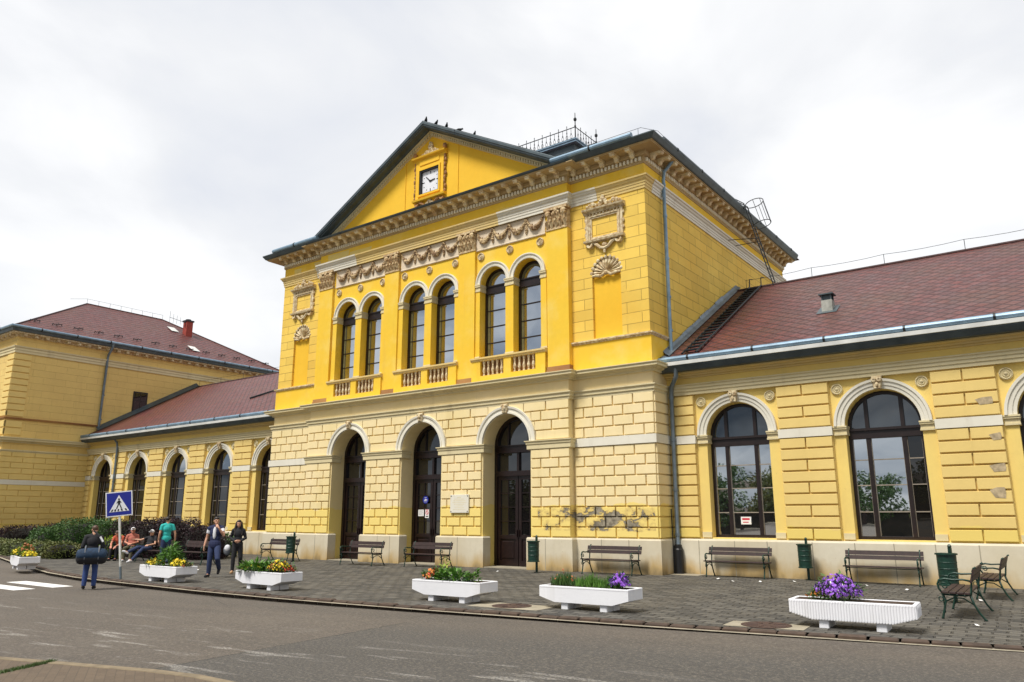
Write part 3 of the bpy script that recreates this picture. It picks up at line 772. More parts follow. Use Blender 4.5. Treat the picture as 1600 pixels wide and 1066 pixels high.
gut(FL1[1:], .82, 14.53, .10).build('gutter', [M['zinc'],M['iron']], B); gut(FL2[:2], .82, 14.53, .10).build('gutter', [M['zinc'],M['iron']], B); gut(FL2[1:], .80, 14.50, .07).build('gutter', [M['metal'],M['iron']], B)
# ---- pediment
YT = YUR-.06
t = MB(); hw = 7.05; zb, za = 14.34, 17.9
FT = frame(0,YT,'front')
t.fext(FT, [(XC-hw+.25,zb),(XC+hw-.25,zb),(XC,za+.32)], -.4, 0)
for sg in (-1,1):
    pts = [(XC+sg*1.55,14.45),(XC+sg*1.55,za-.55),(XC+sg*1.50,za-.5),(XC+sg*1.50,14.45)]
    t.fext(FT, pts, 0, .03)
t.build('pediment', M['tymp'], B)
t = MB(); t2 = MB(); t3 = MB()
ax, az = XC, 18.36; ex, ez = 7.22, 14.42; sl = atan2(az-ez, ex); c_, s_ = cos(sl), sin(sl)
def rake(mb, prof, sg, x_in=0.0, x_out=ex):
    """prof [(d, drop below the top line measured vertically)]"""
    vs = []
    for xx in (x_out, x_in):
        for d, dr in prof: vs.append(FT(ax+sg*xx, az-(az-ez)*xx/ex-dr, d))
    m = len(prof); mb.add(vs, [(k,k+1,m+k+1,m+k) for k in range(m-1)]+[tuple(range(m)),tuple(range(m,2*m))])
for sg in (-1,1):
    rake(t, [(0,.0),(.61,.0),(.63,.03),(.63,.13),(.59,.15),(.59,.20),(0,.20)], sg)
    rake(t2, [(0,.201),(.52,.201),(.50,.24),(.28,.25),(.24,.28),(0,.28)], sg, 0, ex-.2)
    rake(t3, [(0,.275),(.17,.275),(.15,.31),(.06,.33),(.06,.46),(.03,.48),(0,.49)], sg, 0, ex-.9)
    n = 50
    for k in range(n):
        xx = .12+(ex-1.1)*k/n
        u = ax+sg*xx; v = az-(az-ez)*xx/ex-.325
        t3.fext(FT, [(u-.04,v-.13+sg*.02),(u+.04,v-.13-sg*.02),(u+.04,v-sg*.02),(u-.04,v+sg*.02)], .055, .13)
t.build('raking_flashing', M['metal'], B)
t2.build('raking_soffit', M['metal'], B)
t3.build('raking_cornice', M['trim'], B)
# clock with its stucco surround
ck = (XC-.02, 15.80)
m = MB(); cu, cv = ck; a, b = .56, .56
for (u0,u1,v0,v1,d) in ((-.80,-.56,-.78,1.02,.10),(.56,.80,-.78,1.02,.10),(-.56,.56,.56,.80,.10),(-.56,.56,-.78,-.56,.10)): m.fbox(FT, cu+u0,cu+u1,cv+v0,cv+v1,0,d)
m.fbox(FT, cu-.56, cu+.56, cv+.80, cv+1.02, 0, .13)
for (u0,u1,v0,v1) in ((-.64,-.56,-.56,.56),(.56,.64,-.56,.56),(-.64,.64,.56,.64),(-.64,.64,-.64,-.56)): m.fbox(FT, cu+u0,cu+u1,cv+v0,cv+v1,.10,.15)
m.fprof(FT, cu-.95, cu+.95, [(.10,cv+1.0),(.12,cv+1.06),(.24,cv+1.12),(.26,cv+1.18),(.05,cv+1.22)])
m.fprof(FT, cu-.92, cu+.92, [(.08,cv-.86),(.18,cv-.84),(.20,cv-.76),(.06,cv-.72)])
ko = m.build('clock', M['tymp'], B)
m = MB(); m.fbox(FT, cu-.55, cu+.55, cv-.55, cv+.55, -.02, .02)
fo = m.build('clock_face', M['clock'], ko)
m = MB()
for (u0,u1,v0,v1) in ((-.56,-.47,-.56,.56),(-.47,.56,.49,.56),(.51,.56,-.56,.49),(-.47,.51,-.56,-.53)): m.fbox(FT, cu+u0,cu+u1,cv+v0,cv+v1,.02,.12)
for k in range(12):
    a = pi/2-k*pi/6; r0, r1 = (.34,.46) if k % 3 == 0 else (.39,.45); wd = .018 if k % 3 == 0 else .011
    du, dv = cos(a), sin(a); m.fext(FT, [(cu+du*r0-dv*wd,cv+dv*r0+du*wd),(cu+du*r0+dv*wd,cv+dv*r0-du*wd),(cu+du*r1+dv*wd,cv+dv*r1-du*wd),(cu+du*r1-dv*wd,cv+dv*r1+du*wd)], .02, .028)
m.build('clock_dial_mark', M['black'], ko)
for ang, L, wd in ((pi/2-radians(82),.27,.030),(pi/2+radians(46),.36,.022)):
    m = MB(); du, dv = cos(ang), sin(ang)
    m.fext(FT, [(cu-du*.06-dv*wd,cv-dv*.06+du*wd),(cu-du*.06+dv*wd,cv-dv*.06-du*wd),(cu+du*L+dv*wd*.5,cv+dv*L-du*wd*.5),(cu+du*L-dv*wd*.5,cv+dv*L+du*wd*.5)], .03, .05)
    m.build('clock_hand', M['black'], ko)
m = MB()
for sg in (-1,1):
    for k in range(9): m.ball(FT(cu+sg*(.86+.03*sin(k*2)),cv-.66+k*.2,.06), (.06,.06,.11), 7, jit=.2)
    m.ball(FT(cu+sg*.86,cv+1.36,.10), (.10,.09,.14), 8, jit=.1)
    m.fring(FT, cu+sg*.72, cv-.94, [(.03,0),(.03,.12),(.11,.13),(.12,0)], -pi*1.0, 0, 12)
    m.tube([FT(cu+sg*.6,cv-.9,.06),FT(cu+sg*.45,cv-.95,.08),FT(cu+sg*.25,cv-1.08,.07)], [.05,.06,.04], 7)
m.build('clock_ornament', M['brown'], ko)
m = MB()
for q in ((0,1.34,.16),(0,1.58,.14),(-.22,1.34,.13),(.22,1.34,.13),(-.40,1.27,.10),(.40,1.27,.10),(0,1.74,.08)):
    m.fring(FT, cu+q[0], cv+q[1], [(q[2]*.35,0),(q[2]*.35,.10),(q[2]*.75,.12),(q[2],.08),(q[2]*1.02,0)], 0, 1.95*pi, 14); m.ball(FT(cu+q[0],cv+q[1],.07), q[2]*.3, 6)
for q in ((0,-1.00,.14),(-.14,-1.04,.09),(.14,-1.04,.09),(0,-1.16,.08)): m.fring(FT, cu+q[0], cv+q[1], [(q[2]*.35,0),(q[2]*.35,.10),(q[2],.08),(q[2]*1.02,0)], 0, 1.95*pi, 12)
m.build('clock_crest', M['stuccol'], ko)
# ---- main roof
def slope(mb, pts, e0, e1):
    """roof polygon with uv: u along eave e0->e1, v up the slope"""
    P = [Vector(q) for q in pts]; u = (Vector(e1)-Vector(e0)).normalized(); nrm = (P[1]-P[0]).cross(P[2]-P[0]).normalized(); v = nrm.cross(u)
    mb.add(pts, [tuple(range(len(pts)))], 0, [[((q-P[0]).dot(u),(q-P[0]).dot(v)) for q in P]])
ZE = 14.48; ZP = 18.95; PXa, PXb, PYa, PYb = -23.9, -17.95, 29.2, 30.85
E0, E1, E2, E3 = (XUL-.72,YUF-.72,ZE), (XUR+.72,YUF-.72,ZE), (XUR+.72,YB+.72,ZE), (XUL-.72,YB+.72,ZE)
P0, P1, P2, P3 = (PXa,PYa,ZP), (PXb,PYa,ZP), (PXb,PYb,ZP), (PXa,PYb,ZP)
def onr(x, y): return (x, y, ZE+(y-E0[1])*(ZP-ZE)/(PYa-E0[1]))
ym = YT+.12; fm = (ym-E0[1])/(PYa-E0[1]); Lm, Rm = onr(E0[0]+(PXa-E0[0])*fm, ym), onr(E1[0]+(PXb-E1[0])*fm, ym)
r = MB(); slope(r, [E0,onr(RL_-.1,E0[1]),onr(RL_-.1,ym),Lm], E0, E1); slope(r, [onr(RR_+.1,E0[1]),E1,Rm,onr(RR_+.1,ym)], E0, E1); slope(r, [Lm,onr(RL_-.1,ym),onr(RR_+.1,ym),Rm,P1,P0], E0, E1); slope(r, [E1,E2,P2,P1], E1, E2); slope(r, [E2,E3,P3,P2], E2, E3); slope(r, [E3,E0,P0,P3], E3, E0)
ro = r.build('roof', M['tile'], B)
r = MB(); yb = 28.2
for sg in (-1,1):
    a, b = (ax+sg*ex, YT-.62, ez+.015), (ax, YT-.62, az+.015); slope(r, [a,(ax+sg*ex,yb,ez+.015),(ax,yb,az+.015),b], a, (ax+sg*ex,yb,ez))
r.build('pediment_roof', M['metal'], B)
m = MB(); m.box(PXa-.02,PXb+.02,PYa-.02,PYb+.02,18.6,19.50); m.build('lantern_box', M['metal'], ro)
m = MB(); m.box(PXa-.22,PXb+.22,PYa-.22,PYb+.22,19.50,19.60); m.box(PXa-.26,PXb+.26,PYa-.26,PYb+.26,19.60,19.66); m.build('lantern_slab', M['zinc'], ro)
m = MB(); zr = 19.66; cs = [(PXa-.18,PYa-.18),(PXb+.18,PYa-.18),(PXb+.18,PYb+.18),(PXa-.18,PYb+.18)]
for a,b in zip(cs, cs[1:]+cs[:1]):
    for z in (zr+.04, zr+.60): m.tube([(*a,z),(*b,z)], .022, 6)
    L = hypot(b[0]-a[0],b[1]-a[1]); n = max(2, round(L/.24)); dx, dy = (b[0]-a[0])/L, (b[1]-a[1])/L
    for k in range(1,n):
        x, y = a[0]+dx*L*k/n, a[1]+dy*L*k/n
        if k % 2 == 0:
            m.tube([(x,y,zr+.02),(x,y,zr+.72)], .014, 6); m.ball((x,y,zr+.74), (.022,.022,.05), 6); m.ball((x,y,zr+.40), (.03,.03,.07), 6)
        else:
            m.tube([(x,y,zr+.28),(x,y,zr+.60)], .011, 5); m.ball((x,y,zr+.30), (.03,.03,.06), 6)
        for sg in (-1,1): m.tube([(x,y,zr+.30),(x+dx*sg*.06,y+dy*sg*.06,zr+.20),(x+dx*sg*.05,y+dy*sg*.05,zr+.10),(x,y,zr+.07)], .010, 5)
    m.tube([(*a,zr-.02),(*a,zr+1.35)], [.035,.018], 8); m.ball((*a,zr+1.0), (.085,.085,.10), 8); m.ball((*a,zr+.64), (.05,.05,.07), 8)
    m.ball((*a,zr+.82), (.03,.03,.05), 6)
m.build('roof_railing', M['iron'], ro)
# ridge wire on the block roof
m = MB()
for a,b in (((XUR+.3,YUF-.5,ZE+.05),(PXb,PYa,19.0)),):
    m.tube([a,b], .012, 5)
m.tube([(XUR-3.2,YUF-.7,ZE+.25),(XUR+.3,YUF-.7,ZE+.28),(XUR+.7,YUF-.2,ZE+.24),(XUR+.75,YUF+1.2,ZE+.14)], .008, 5)
for x in (XUR-3.0,XUR-1.6,XUR+.2): m.tube([(x,YUF-.7,ZE-.02),(x,YUF-.7,ZE+.26)], .008, 5)
m.build('lightning_wire', M['iron'], ro)
# ================================================================== wings
YW = 23.58; YE, ZEV, YRG, ZRG = 22.98, 6.80, 30.35, 10.99
WF = frame(0,YW,'front'); WPT = frame(0,YW-.10,'front')
SLOPE = (ZRG-ZEV)/(YRG-YE)
def zroof(y): return ZEV+(y-YE)*SLOPE
def wing(x0, x1, cs, right):
    HW, SP, SI = 1.0, 4.29, 1.12
    w = MB(); w.wall(WF, x0, x1, 1.0, 6.4, [(c,HW,SI,SP) for c in cs], .42)
    w.build('wing_wall', M['wing_flat'], B)
    edges = [x0]+[e for c in cs for e in (c-1.34,c+1.34)]+[x1]
    for a, b in zip(edges[::2], edges[1::2]):
        r = MB(); sb = MB()
        if b-a < .2: continue
        r.fbox(WF, a, b, 1.06, 5.70, -.02, .06)
        for k in range(9+4):
            va = 1.10+.328*k if k < 9 else 4.33+.325*(k-9)
            row_blocks(r, WPT, a+.02, b-.02, va, va+.328, False, .0, 5 if k % 2 else .76, .02) if 0 else None
            L = b-a; n = 1 if (k % 2 == 1) else 2
            if L < 1.2: n = 1
            vb = va+(.328 if k < 9 else .325)
            for j in range(n): r.fext(WF, [(a+L*j/n+.018,va+.024),(a+L*(j+1)/n-.018,va+.024),(a+L*(j+1)/n-.018,vb-.024),(a+L*j/n+.018,vb-.024)], .05, .145, .010)
        sb.fbox(WF, a-.01, b+.01, 4.06, 4.32, -.01, .16)
        r.build('rusticated_pier', M['wing'], B); sb.build('stone_band', M['white'], B)
    pl = MB(); pl.sweep([(x0,YW),(x1,YW)], [(-.02,-.02),(.2,-.02),(.2,1.02),(.17,1.07),(-.3,1.10)])
    x = x0+.9
    po = pl.build('plinth', M['plinth'], B)
    while x < x1-.3:
        pj = MB(); pj.box(x-.012, x+.012, YW-.203, YW-.19, 0, 1.03); x += RN.choice((1.0,1.15,1.3)); pj.build('plinth_joint', M['concrete'], po)
    t = MB(); pa = [(x0,YW),(x1,YW)]
    t.sweep(pa, [(-.02,5.66),(.15,5.66),(.15,5.76),(.18,5.77),(.18,5.86),(.21,5.87),(.21,5.94),(.25,5.97),(.25,6.0),(-.02,6.03)])
    t.build('string_course', M['trim'], B)
    t = MB(); t.sweep(pa, [(-.02,6.01),(.08,6.01),(.08,6.22),(-.02,6.22)]); t.build('frieze_band', M['wing_flat'], B)
    t = MB(); t.sweep(pa, [(-.02,6.22),(.12,6.22),(.14,6.26),(.22,6.28),(.24,6.32),(.40,6.35),(.40,6.39),(-.02,6.41)]); t.build('eaves_moulding', M['trimy'], B)
    t = MB(); t.sweep(pa, [(-.02,6.395),(.58,6.395),(.60,6.42),(.68,6.55),(.68,6.582),(-.02,6.62)]); t.build('eaves_flashing', M['metal'], B)
    t = MB(); t.sweep(pa, [(.1,6.585),(.735,6.585),(.742,6.70),(.70,6.708),(.1,6.72)]); t.build('eaves_strip', M['zincw'], B)
    g = gut([(x0,YW),(x1,YW)], .66, 6.805, .088)
    g.build('gutter', [M['zinc'],M['iron']], B)
    for c in cs:
        m = MB(); d0 = -.40
        archframe(m, WF, c, HW, SI, SP, .09, d0, d0+.10)
        m.fbox(WF, c-HW+.08, c+HW-.08, SP-.34, SP-.12, d0, d0+.13); m.fbox(WF, c-HW+.08, c+HW-.08, SP-.12, SP-.05, d0, d0+.18)
        for sg in (-1,1):
            m.fbox(WF, c+sg*.47-.055, c+sg*.47+.055, SI+.08, SP-.34, d0, d0+.11); m.fbox(WF, c+sg*.47-.05, c+sg*.47+.05, SP-.05, SP+.83, d0, d0+.09)
        wn = m.build('window', M['frame'], B)
        m = MB()
        for v in (1.88,2.62,3.34):
            for a,b in ((-.92,-.52),(-.42,.42),(.52,.92)): m.fbox(WF, c+a, c+b, v-.014, v+.014, d0, d0+.065)
        for a,b in ((-.92,-.52),(-.42,.42),(.52,.92)):
            for u in (a+.012,b-.012): m.fbox(WF, c+u-.010, c+u+.010, SI+.09, SP-.35, d0, d0+.06)
        m.build('glazing_bar', M['bar'], wn)
        for a,b in ((-.94,-.47),(-.47,.47),(.47,.94)):
            for v0,v1 in ((SI+.04,1.88),(1.88,2.62),(2.62,3.34),(3.34,SP-.3)):
                m = MB(); ta, tb = RN.uniform(-.006,.006), RN.uniform(-.006,.006)
                m.add([WF(c+a,v0,d0+.03-ta-tb),WF(c+b,v0,d0+.03+ta-tb),WF(c+b,v1,d0+.03+ta+tb),WF(c+a,v1,d0+.03-ta+tb)], [(0,1,2,3)])
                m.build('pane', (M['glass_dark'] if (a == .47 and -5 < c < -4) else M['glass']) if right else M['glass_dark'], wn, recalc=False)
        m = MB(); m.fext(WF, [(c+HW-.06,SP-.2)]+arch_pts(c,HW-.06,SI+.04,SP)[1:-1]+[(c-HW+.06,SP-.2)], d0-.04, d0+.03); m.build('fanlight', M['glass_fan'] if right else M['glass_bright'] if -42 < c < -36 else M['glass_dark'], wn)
        m = MB(); m.fbox(WF, c-HW, c+HW, SI, SP-.2, d0-.12, d0-.08); m.build('room_shade_sheet', M['black'], wn)  # black sheet added behind the panes for the room's darkness
        m = MB()
        m.fring(WF, c, SP+.02, [(HW,-.01),(HW,.04),(HW+.09,.05),(HW+.10,.075),(HW+.19,.085),(HW+.21,.12),(HW+.28,.125),(HW+.29,-.01)], n=28)
        m.build('archivolt', M['white'], wn)
        for sg in (-1,1):
            m = MB(); a, b = sorted((c+sg*(HW-.03), c+sg*(HW+.29)))
            for v0,v1,e in ((4.05,4.10,.06),(4.10,4.22,.035),(4.22,4.27,.08),(4.27,4.315,.10)): m.fbox(WF, a-e*.3, b+e*.3, v0, v1, -.39, e)
            m.build('window_impost', M['trim'], wn)
            m = MB(); a, b = sorted((c+sg*HW, c+sg*(HW+.30))); m.fbox(WF, a, b, SI, SI+.17, -.01, .05); m.build('jamb_block', M['trim'], wn)
        m = MB(); kz = SP+HW
        m.fext(WF, [(c-.09,kz),(c+.09,kz),(c+.14,kz+.37),(c-.14,kz+.37)], .04, .18, .02)
        for sg in (-1,1): m.fring(WF, c+sg*.07, kz+.27, [(.02,.15),(.02,.23),(.07,.22),(.08,.15)], 0, 1.9*pi, 10)
        m.ball(WF(c,kz+.12,.19), (.05,.04,.07), 7); m.build('keystone', M['stuccol'], wn)
        for sg in (-1,1):
            q = MB(); q.fdisc(WF, c+sg*1.12, 5.40, [(.165,0),(.165,.05),(.14,.07),(.12,.035),(.095,.035),(.08,.06),(.055,.045),(.035,.075),(.0,.09)], 18); q.build('rosette', M['trim'], B)
    r = MB(); slope(r, [(x0,YE,ZEV),(x1,YE,ZEV),(x1,YRG,ZRG),(x0,YRG,ZRG)], (x0,YE,ZEV), (x1,YE,ZEV))
    slope(r, [(x1,2*YRG-YE,ZEV),(x0,2*YRG-YE,ZEV),(x0,YRG,ZRG),(x1,YRG,ZRG)], (x1,0,0), (x0,0,0))
    ro = r.build('roof', M['tile'] if right else M['tile_l'], B)
    m = MB(); m.tube([(x0,YRG,ZRG+.0),(x1,YRG,ZRG+.0)], .07, 8); m.build('ridge_cap', M['ridge'], ro)
    m = MB(); n = int((x1-x0)/2.65); pts = []
    for k in range(n+1):
        x = x0+.6+k*2.65
        if x > x1: break
        m.tube([(x,YRG,ZRG),(x,YRG,ZRG+.42)], .011, 5); pts.append((x,YRG,ZRG+.42+RN.uniform(-.02,.02)))
    P = []
    for a,b in zip(pts,pts[1:]):
        for k in range(4): f = k/4; P.append((a[0]+(b[0]-a[0])*f,YRG,a[2]+(b[2]-a[2])*f-.05*4*f*(1-f)))
    m.tube(P+[pts[-1]], .009, 5); m.build('lightning_wire', M['iron'], ro)
    w = MB(); w.add([(x0,2*YRG-YW,0),(x1,2*YRG-YW,0),(x1,2*YRG-YW,6.8),(x0,2*YRG-YW,6.8)], [(0,1,2,3)]); w.build('rear_wall', M['wing_flat'], B)
    return ro
RW = wing(XR, 10.3, [-8.72+4.225*k for k in range(5)], True)
LW = wing(-51.42, XL, sorted(-32.62-4.2*k for k in range(5)), False)
w = MB(); w.add([(10.3,YW,0),(10.3,2*YRG-YW,0),(10.3,2*YRG-YW,6.7),(10.3,YRG,ZRG-.1),(10.3,YW,6.7)], [(0,1,2,3,4)]); w.build('gable_wall', M['wing_flat'], B)
# broken render on the pier at the right
for u,v,w_,h_ in ((-1.86,2.98,.34,.22),(-1.80,3.78,.22,.20),(-1.95,4.72,.36,.20),(-1.92,2.35,.30,.26)):
    q = MB(); pts = [(u-w_/2+RN.uniform(0,.08),v-h_/2),(u+w_/2,v-h_/2+RN.uniform(-.02,.02)),(u+w_/2+.02,v),(u+w_/2,v+h_/2),(u-w_*.1,v+h_/2-RN.uniform(0,.05)),(u-w_/2-RN.uniform(0,.06),v+h_*.25)]
    q.fext(WF, pts, .10, .152); q.build('exposed_masonry', M['bare'], B)
# roof vent, lying ladder and flashing on the right wing roof
m = MB(); vx, vy = -6.18, 25.85; vz = zroof(vy)
m.box(vx-.17, vx+.17, vy-.17, vy+.17, vz-.15, vz+.30); vo = m.build('roof_vent', M['ventm'], RW)
m = MB(); 
for sx in (-.14,.14):
    for sy in (-.14,.14): m.box(vx+sx-.02,vx+sx+.02,vy+sy-.02,vy+sy+.02,vz+.30,vz+.48)
m.box(vx-.23,vx+.23,vy-.23,vy+.23,vz+.48,vz+.52); m.box(vx-.12,vx+.12,vy-.12,vy+.12,vz+.30,vz+.48)
m.add([(vx-.32,vy-.36,zroof(vy-.36)+.02),(vx+.32,vy-.36,zroof(vy-.36)+.02),(vx+.32,vy+.3,zroof(vy+.3)+.02),(vx-.32,vy+.3,zroof(vy+.3)+.02)], [(0,1,2,3)])
m.build('vent_cap', M['metal'], RW)
m = MB()
for x in (-10.24,-9.76): m.tube([(x,23.15,zroof(23.15)+.10),(x,30.25,zroof(30.25)+.10)], .035, 6)
y = 23.4
while y < 30.2:
    m.box(-10.24,-9.76,y-.07,y+.07,zroof(y)+.085,zroof(y)+.125); y += .31
for x in (-10.24,-9.76): m.tube([(x,30.25,zroof(30.25)+.1),(x,30.3,zroof(30.3)+.42),(x+.05,30.5,zroof(30.3)+.46)], .022, 6)
m.build('roof_ladder', M['iron'], RW)
m = MB()
for k in range(9):
    y0 = 23.3+k*.82; jj = RN.uniform(-.04,.05)
    m.add([(-10.98,y0,zroof(y0)+.22+jj),(-10.98,y0+.84,zroof(y0+.84)+.22+jj),(-10.90,y0+.84,zroof(y0+.84)+.12),(-10.90,y0,zroof(y0)+.12),(-10.76,y0,zroof(y0)+.035),(-10.76,y0+.84,zroof(y0+.84)+.035)], [(0,1,2,3),(3,2,5,4)])
m.build('wall_flashing', M['pipe'], RW)
# cage ladder from the wing ridge up to the block eaves
m = MB(); a, b = Vector((-9.25,30.45,10.95)), Vector((-10.22,30.45,14.75)); w_ = Vector((0,.22,0)); u = (b-a).normalized(); nn = Vector((u.z,0,-u.x))
for sg in (-1,1):
    m.tube([a+w_*sg, b+w_*sg, b+w_*sg+Vector((-.35,0,.28)), b+w_*sg+Vector((-.62,0,.26))], .024, 6)
k = .2
while k < (b-a).length: m.tube([a+u*k-w_, a+u*k+w_], .015, 5); k += .3
for h in ((b-a).length-.1, (b-a).length-1.15):
    c = a+u*h; m.tube([c+nn*(.36+.38*cos(t))+Vector((0,.38*sin(t),0)) for t in [pi*2*q/20 for q in range(20)]], .018, 5, closed=True)
for t in (-.6,0,.6,1.4,-1.4):
    p_ = nn*(.36+.38*cos(t))+Vector((0,.38*sin(t),0)); m.tube([a+u*((b-a).length-.1)+p_, a+u*((b-a).length-1.15)+p_], .012, 5)
m.tube([a+u*2.2+w_, Vector((XUR,30.9,13.2))], .016, 5); m.tube([a+u*2.2-w_, Vector((XUR,30.0,13.2))], .016, 5)
m.build('cage_ladder', M['iron'], B)
# rain pipes
def pipe(pts, r, mat, rings=(), name='downpipe'):
    m = MB(); m.tube(pts, r, 10)
    for p_ in rings: m.tube([(p_[0],p_[1],p_[2]-.04),(p_[0],p_[1],p_[2]+.04)], r+.016, 10)
    return m.build(name, mat, B, smooth=True, angle=40)
pipe([(-10.40,23.85,14.55),(-10.45,23.8,14.3),(-10.83,23.75,13.9),(-10.88,23.75,13.6),(-10.88,23.72,7.0)], .065, M['zinc'], [(-10.88,23.75,z) for z in (13.4,12.2,10.6,9.2,8.0)])
m = MB(); m.lathe([(.07,6.98),(.13,6.94),(.14,6.78),(.09,6.74)], (-10.86,23.1,0), 12); m.tube([(-10.86,23.5,6.99),(-10.86,23.1,6.92)], .06, 8); m.build('rainwater_head', M['pipe'], B)
pipe([(-10.42,22.98,6.75),(-10.42,23.0,6.5),(-10.44,23.05,6.25),(-10.74,23.30,5.95),(-10.78,23.34,5.7),(-10.78,23.34,.8),(-10.78,23.30,.72)], .072, M['pipe'], [(-10.78,23.34,z) for z in (5.6,4.2,2.6,1.2)])
m = MB(); m.lathe([(.09,.9),(.12,.88),(.12,.78),(.15,.74),(.15,.02),(.17,.0)], (-10.74,23.24,0), 12); m.build('pipe_boot', M['black'], B)
m = MB(); m.tube([(-10.88,23.15,2.0),(-10.86,23.15,.0)], .018, 6); m.build('cable_conduit', M['black'], B)
pipe([(-47.55,22.98,6.72),(-47.5,23.1,6.45),(-47.5,23.3,6.2),(-47.5,23.34,5.9),(-47.5,23.34,.2)], .065, M['pipe'], [(-47.5,23.34,z) for z in (5.4,3.9,2.3)])

# ================================================================== left pavilion
PXR, PXL, PYF, PYB = -51.42, -64.6, 18.45, 37.5
PS, PF = frame(PXR,0,'right'), frame(0,PYF,'front')
PATH = [(PXL,PYB),(PXL,PYF),(PXR,PYF),(PXR,PYB)]
w = MB(); w.sweep(PATH+[(PXL,PYB)], [(0,0),(0,13.0)], cap=False); w.build('pavilion_wall', M['pav_ash'], B)
r = MB()
r.sweep(PATH, [(-.01,.9),(.02,.9),(.02,5.6),(-.01,5.6)])
for fr,u0,u1 in ((PS,PYF-.05,YW-.1),(PF,PXL,PXR+.05)):
    rust(r, fr, u0, u1, .98, .335, 8, d=.065, w=1.25); rust(r, fr, u0, u1, 3.95, .335, 5, d=.065, w=1.25, start=1)
r.build('rusticated_wall', M['wing'], B)
q = MB()
for fr,u0,u1 in ((PS,PYF-.06,PYF+.92),(PF,PXR-.92,PXR+.06)):
    for k in range(10): q.fext(fr, [(u0,7.66+k*.385+.03),(u1,7.66+k*.385+.03),(u1,7.66+(k+1)*.385-.03),(u0,7.66+(k+1)*.385-.03)], -.01, .06+.001*k%2, .02)
    for k in range(2): q.fext(fr, [(u0,6.55+k*.45+.03),(u1,6.55+k*.45+.03),(u1,6.55+(k+1)*.45-.03),(u0,6.55+(k+1)*.45-.03)], -.01, .06, .02)
q.build('quoin', M['wing'], B)
t = MB(); t.sweep(PATH, [(-.02,5.55),(.06,5.55),(.08,5.62),(.12,5.64),(.12,5.70),(-.02,5.72)]); t.sweep(PATH, [(-.02,6.12),(.06,6.12),(.10,6.20),(.26,6.24),(.28,6.34),(.32,6.38),(.32,6.42),(-.02,6.46)]); t.build('belt_cornice', M['trim'], B)
t = MB(); t.sweep(PATH, [(-.02,3.66),(.075,3.66),(.075,3.94),(-.02,3.94)]); t.build('stone_band', M['white'], B)
t = MB(); t.sweep(PATH, [(-.02,7.50),(.07,7.50),(.09,7.56),(.12,7.58),(.12,7.62),(-.02,7.64)]); t.build('ledge', M['brown'], B)
t = MB(); t.sweep(PATH, [(-.02,11.56),(.06,11.56),(.06,11.72),(.09,11.73),(.09,11.86),(.14,11.90),(.16,11.98),(-.02,12.0)]); t.build('string_course', M['trim'], B)
t = MB(); t.sweep(PATH, [(-.02,12.55),(.08,12.6),(.10,12.68),(.40,12.72),(.42,12.8),(-.02,12.84)])
for (a,b),side in zip(zip(PATH,PATH[1:]),('left','front','right')):
    if side == 'left': continue
    for x,y in along(a,b,.62):
        fr = frame(x,y,side); u = x if side == 'front' else y
        t.fext(fr, [(u-.09,12.56),(u+.09,12.56),(u+.11,12.73),(u-.11,12.73)], .06, .34, .03)
t.build('main_cornice', M['stuccol'], B)
t = MB(); t.sweep(PATH, [(.2,12.81),(.50,12.81),(.54,12.98),(.54,13.02),(0,13.08)]); t.build('eaves_flashing', M['metal'], B)
gut(PATH[1:], .58, 13.08, .085).build('gutter', [M['zinc'],M['iron']], B)
e = .55; ze = 13.06; hwx = (PXR-PXL)/2+e; zr_ = ze+hwx*.585; xm = (PXL+PXR)/2
E0,E1,E2,E3 = (PXL-e,PYF-e,ze),(PXR+e,PYF-e,ze),(PXR+e,PYB+e,ze),(PXL-e,PYB+e,ze); Ra, Rb = (xm,PYF-e+hwx,zr_),(xm,PYB+e-hwx,zr_)
r = MB(); slope(r,[E0,E1,Ra],E0,E1); slope(r,[E1,E2,Rb,Ra],E1,E2); slope(r,[E2,E3,Rb],E2,E3); slope(r,[E3,E0,Ra,Rb],E3,E0)
PR = r.build('roof', M['tile_l'], B)
m = MB()
for a,b in ((E1,Ra),(Ra,Rb),(Rb,E2)): m.tube([a,b], .06, 6)
m.build('ridge_cap', M['ridge'], PR)
m = MB()
for k in range(14):
    for j in (0,1):
        y = PYF+.9+k*1.32+j*.36; x = PXR+e-1.2-.12*j; z = ze+(PXR+e-x)*.585
        m.tube([(x,y-.12,z+.03),(x+.02,y-.12,z+.14),(x,y,z+.10),(x+.02,y+.12,z+.14),(x,y+.12,z+.03)], .032, 5)
m.build('snow_guard', M['iron'], PR)
m = MB()
P = []
for k in range(8):
    y = Ra[1]+(Rb[1]-Ra[1])*k/7; m.tube([(xm,y,zr_),(xm,y,zr_+.38)], .011, 5); P.append((xm,y,zr_+.38))
m.tube([(xm,Ra[1]-1.2,zr_+.1)]+P, .010, 5); m.build('lightning_wire', M['iron'], PR)
for (yy,dx) in ((30.75,5.1),(30.6,1.6)):
    m = MB(); x = PXR+e-dx; z = ze+dx*.585
    for a in (0,): m.add([(x-.4,yy-.3,z-.4*-.585+.09),(x+.4,yy-.3,z-.4*.585+.09),(x+.4,yy+.3,z-.4*.585+.09),(x-.4,yy+.3,z+.4*.585+.09)], [(0,1,2,3)])
    m.build('skylight', M['zincw'], PR)
cx, cy = -55.5, 31.7; cz = 15.2
m = MB(); m.box(cx-.26,cx+.26,cy-.26,cy+.26,cz-.8,cz+1.6); ch = m.build('chimney', M['redbrick'], PR)
m = MB(); m.box(cx-.32,cx+.32,cy-.32,cy+.32,cz+1.6,cz+1.72); m.lathe([(.22,cz+1.72),(.2,cz+1.82)], (cx,cy,0), 10); m.build('chimney_cap', M['black'], PR)
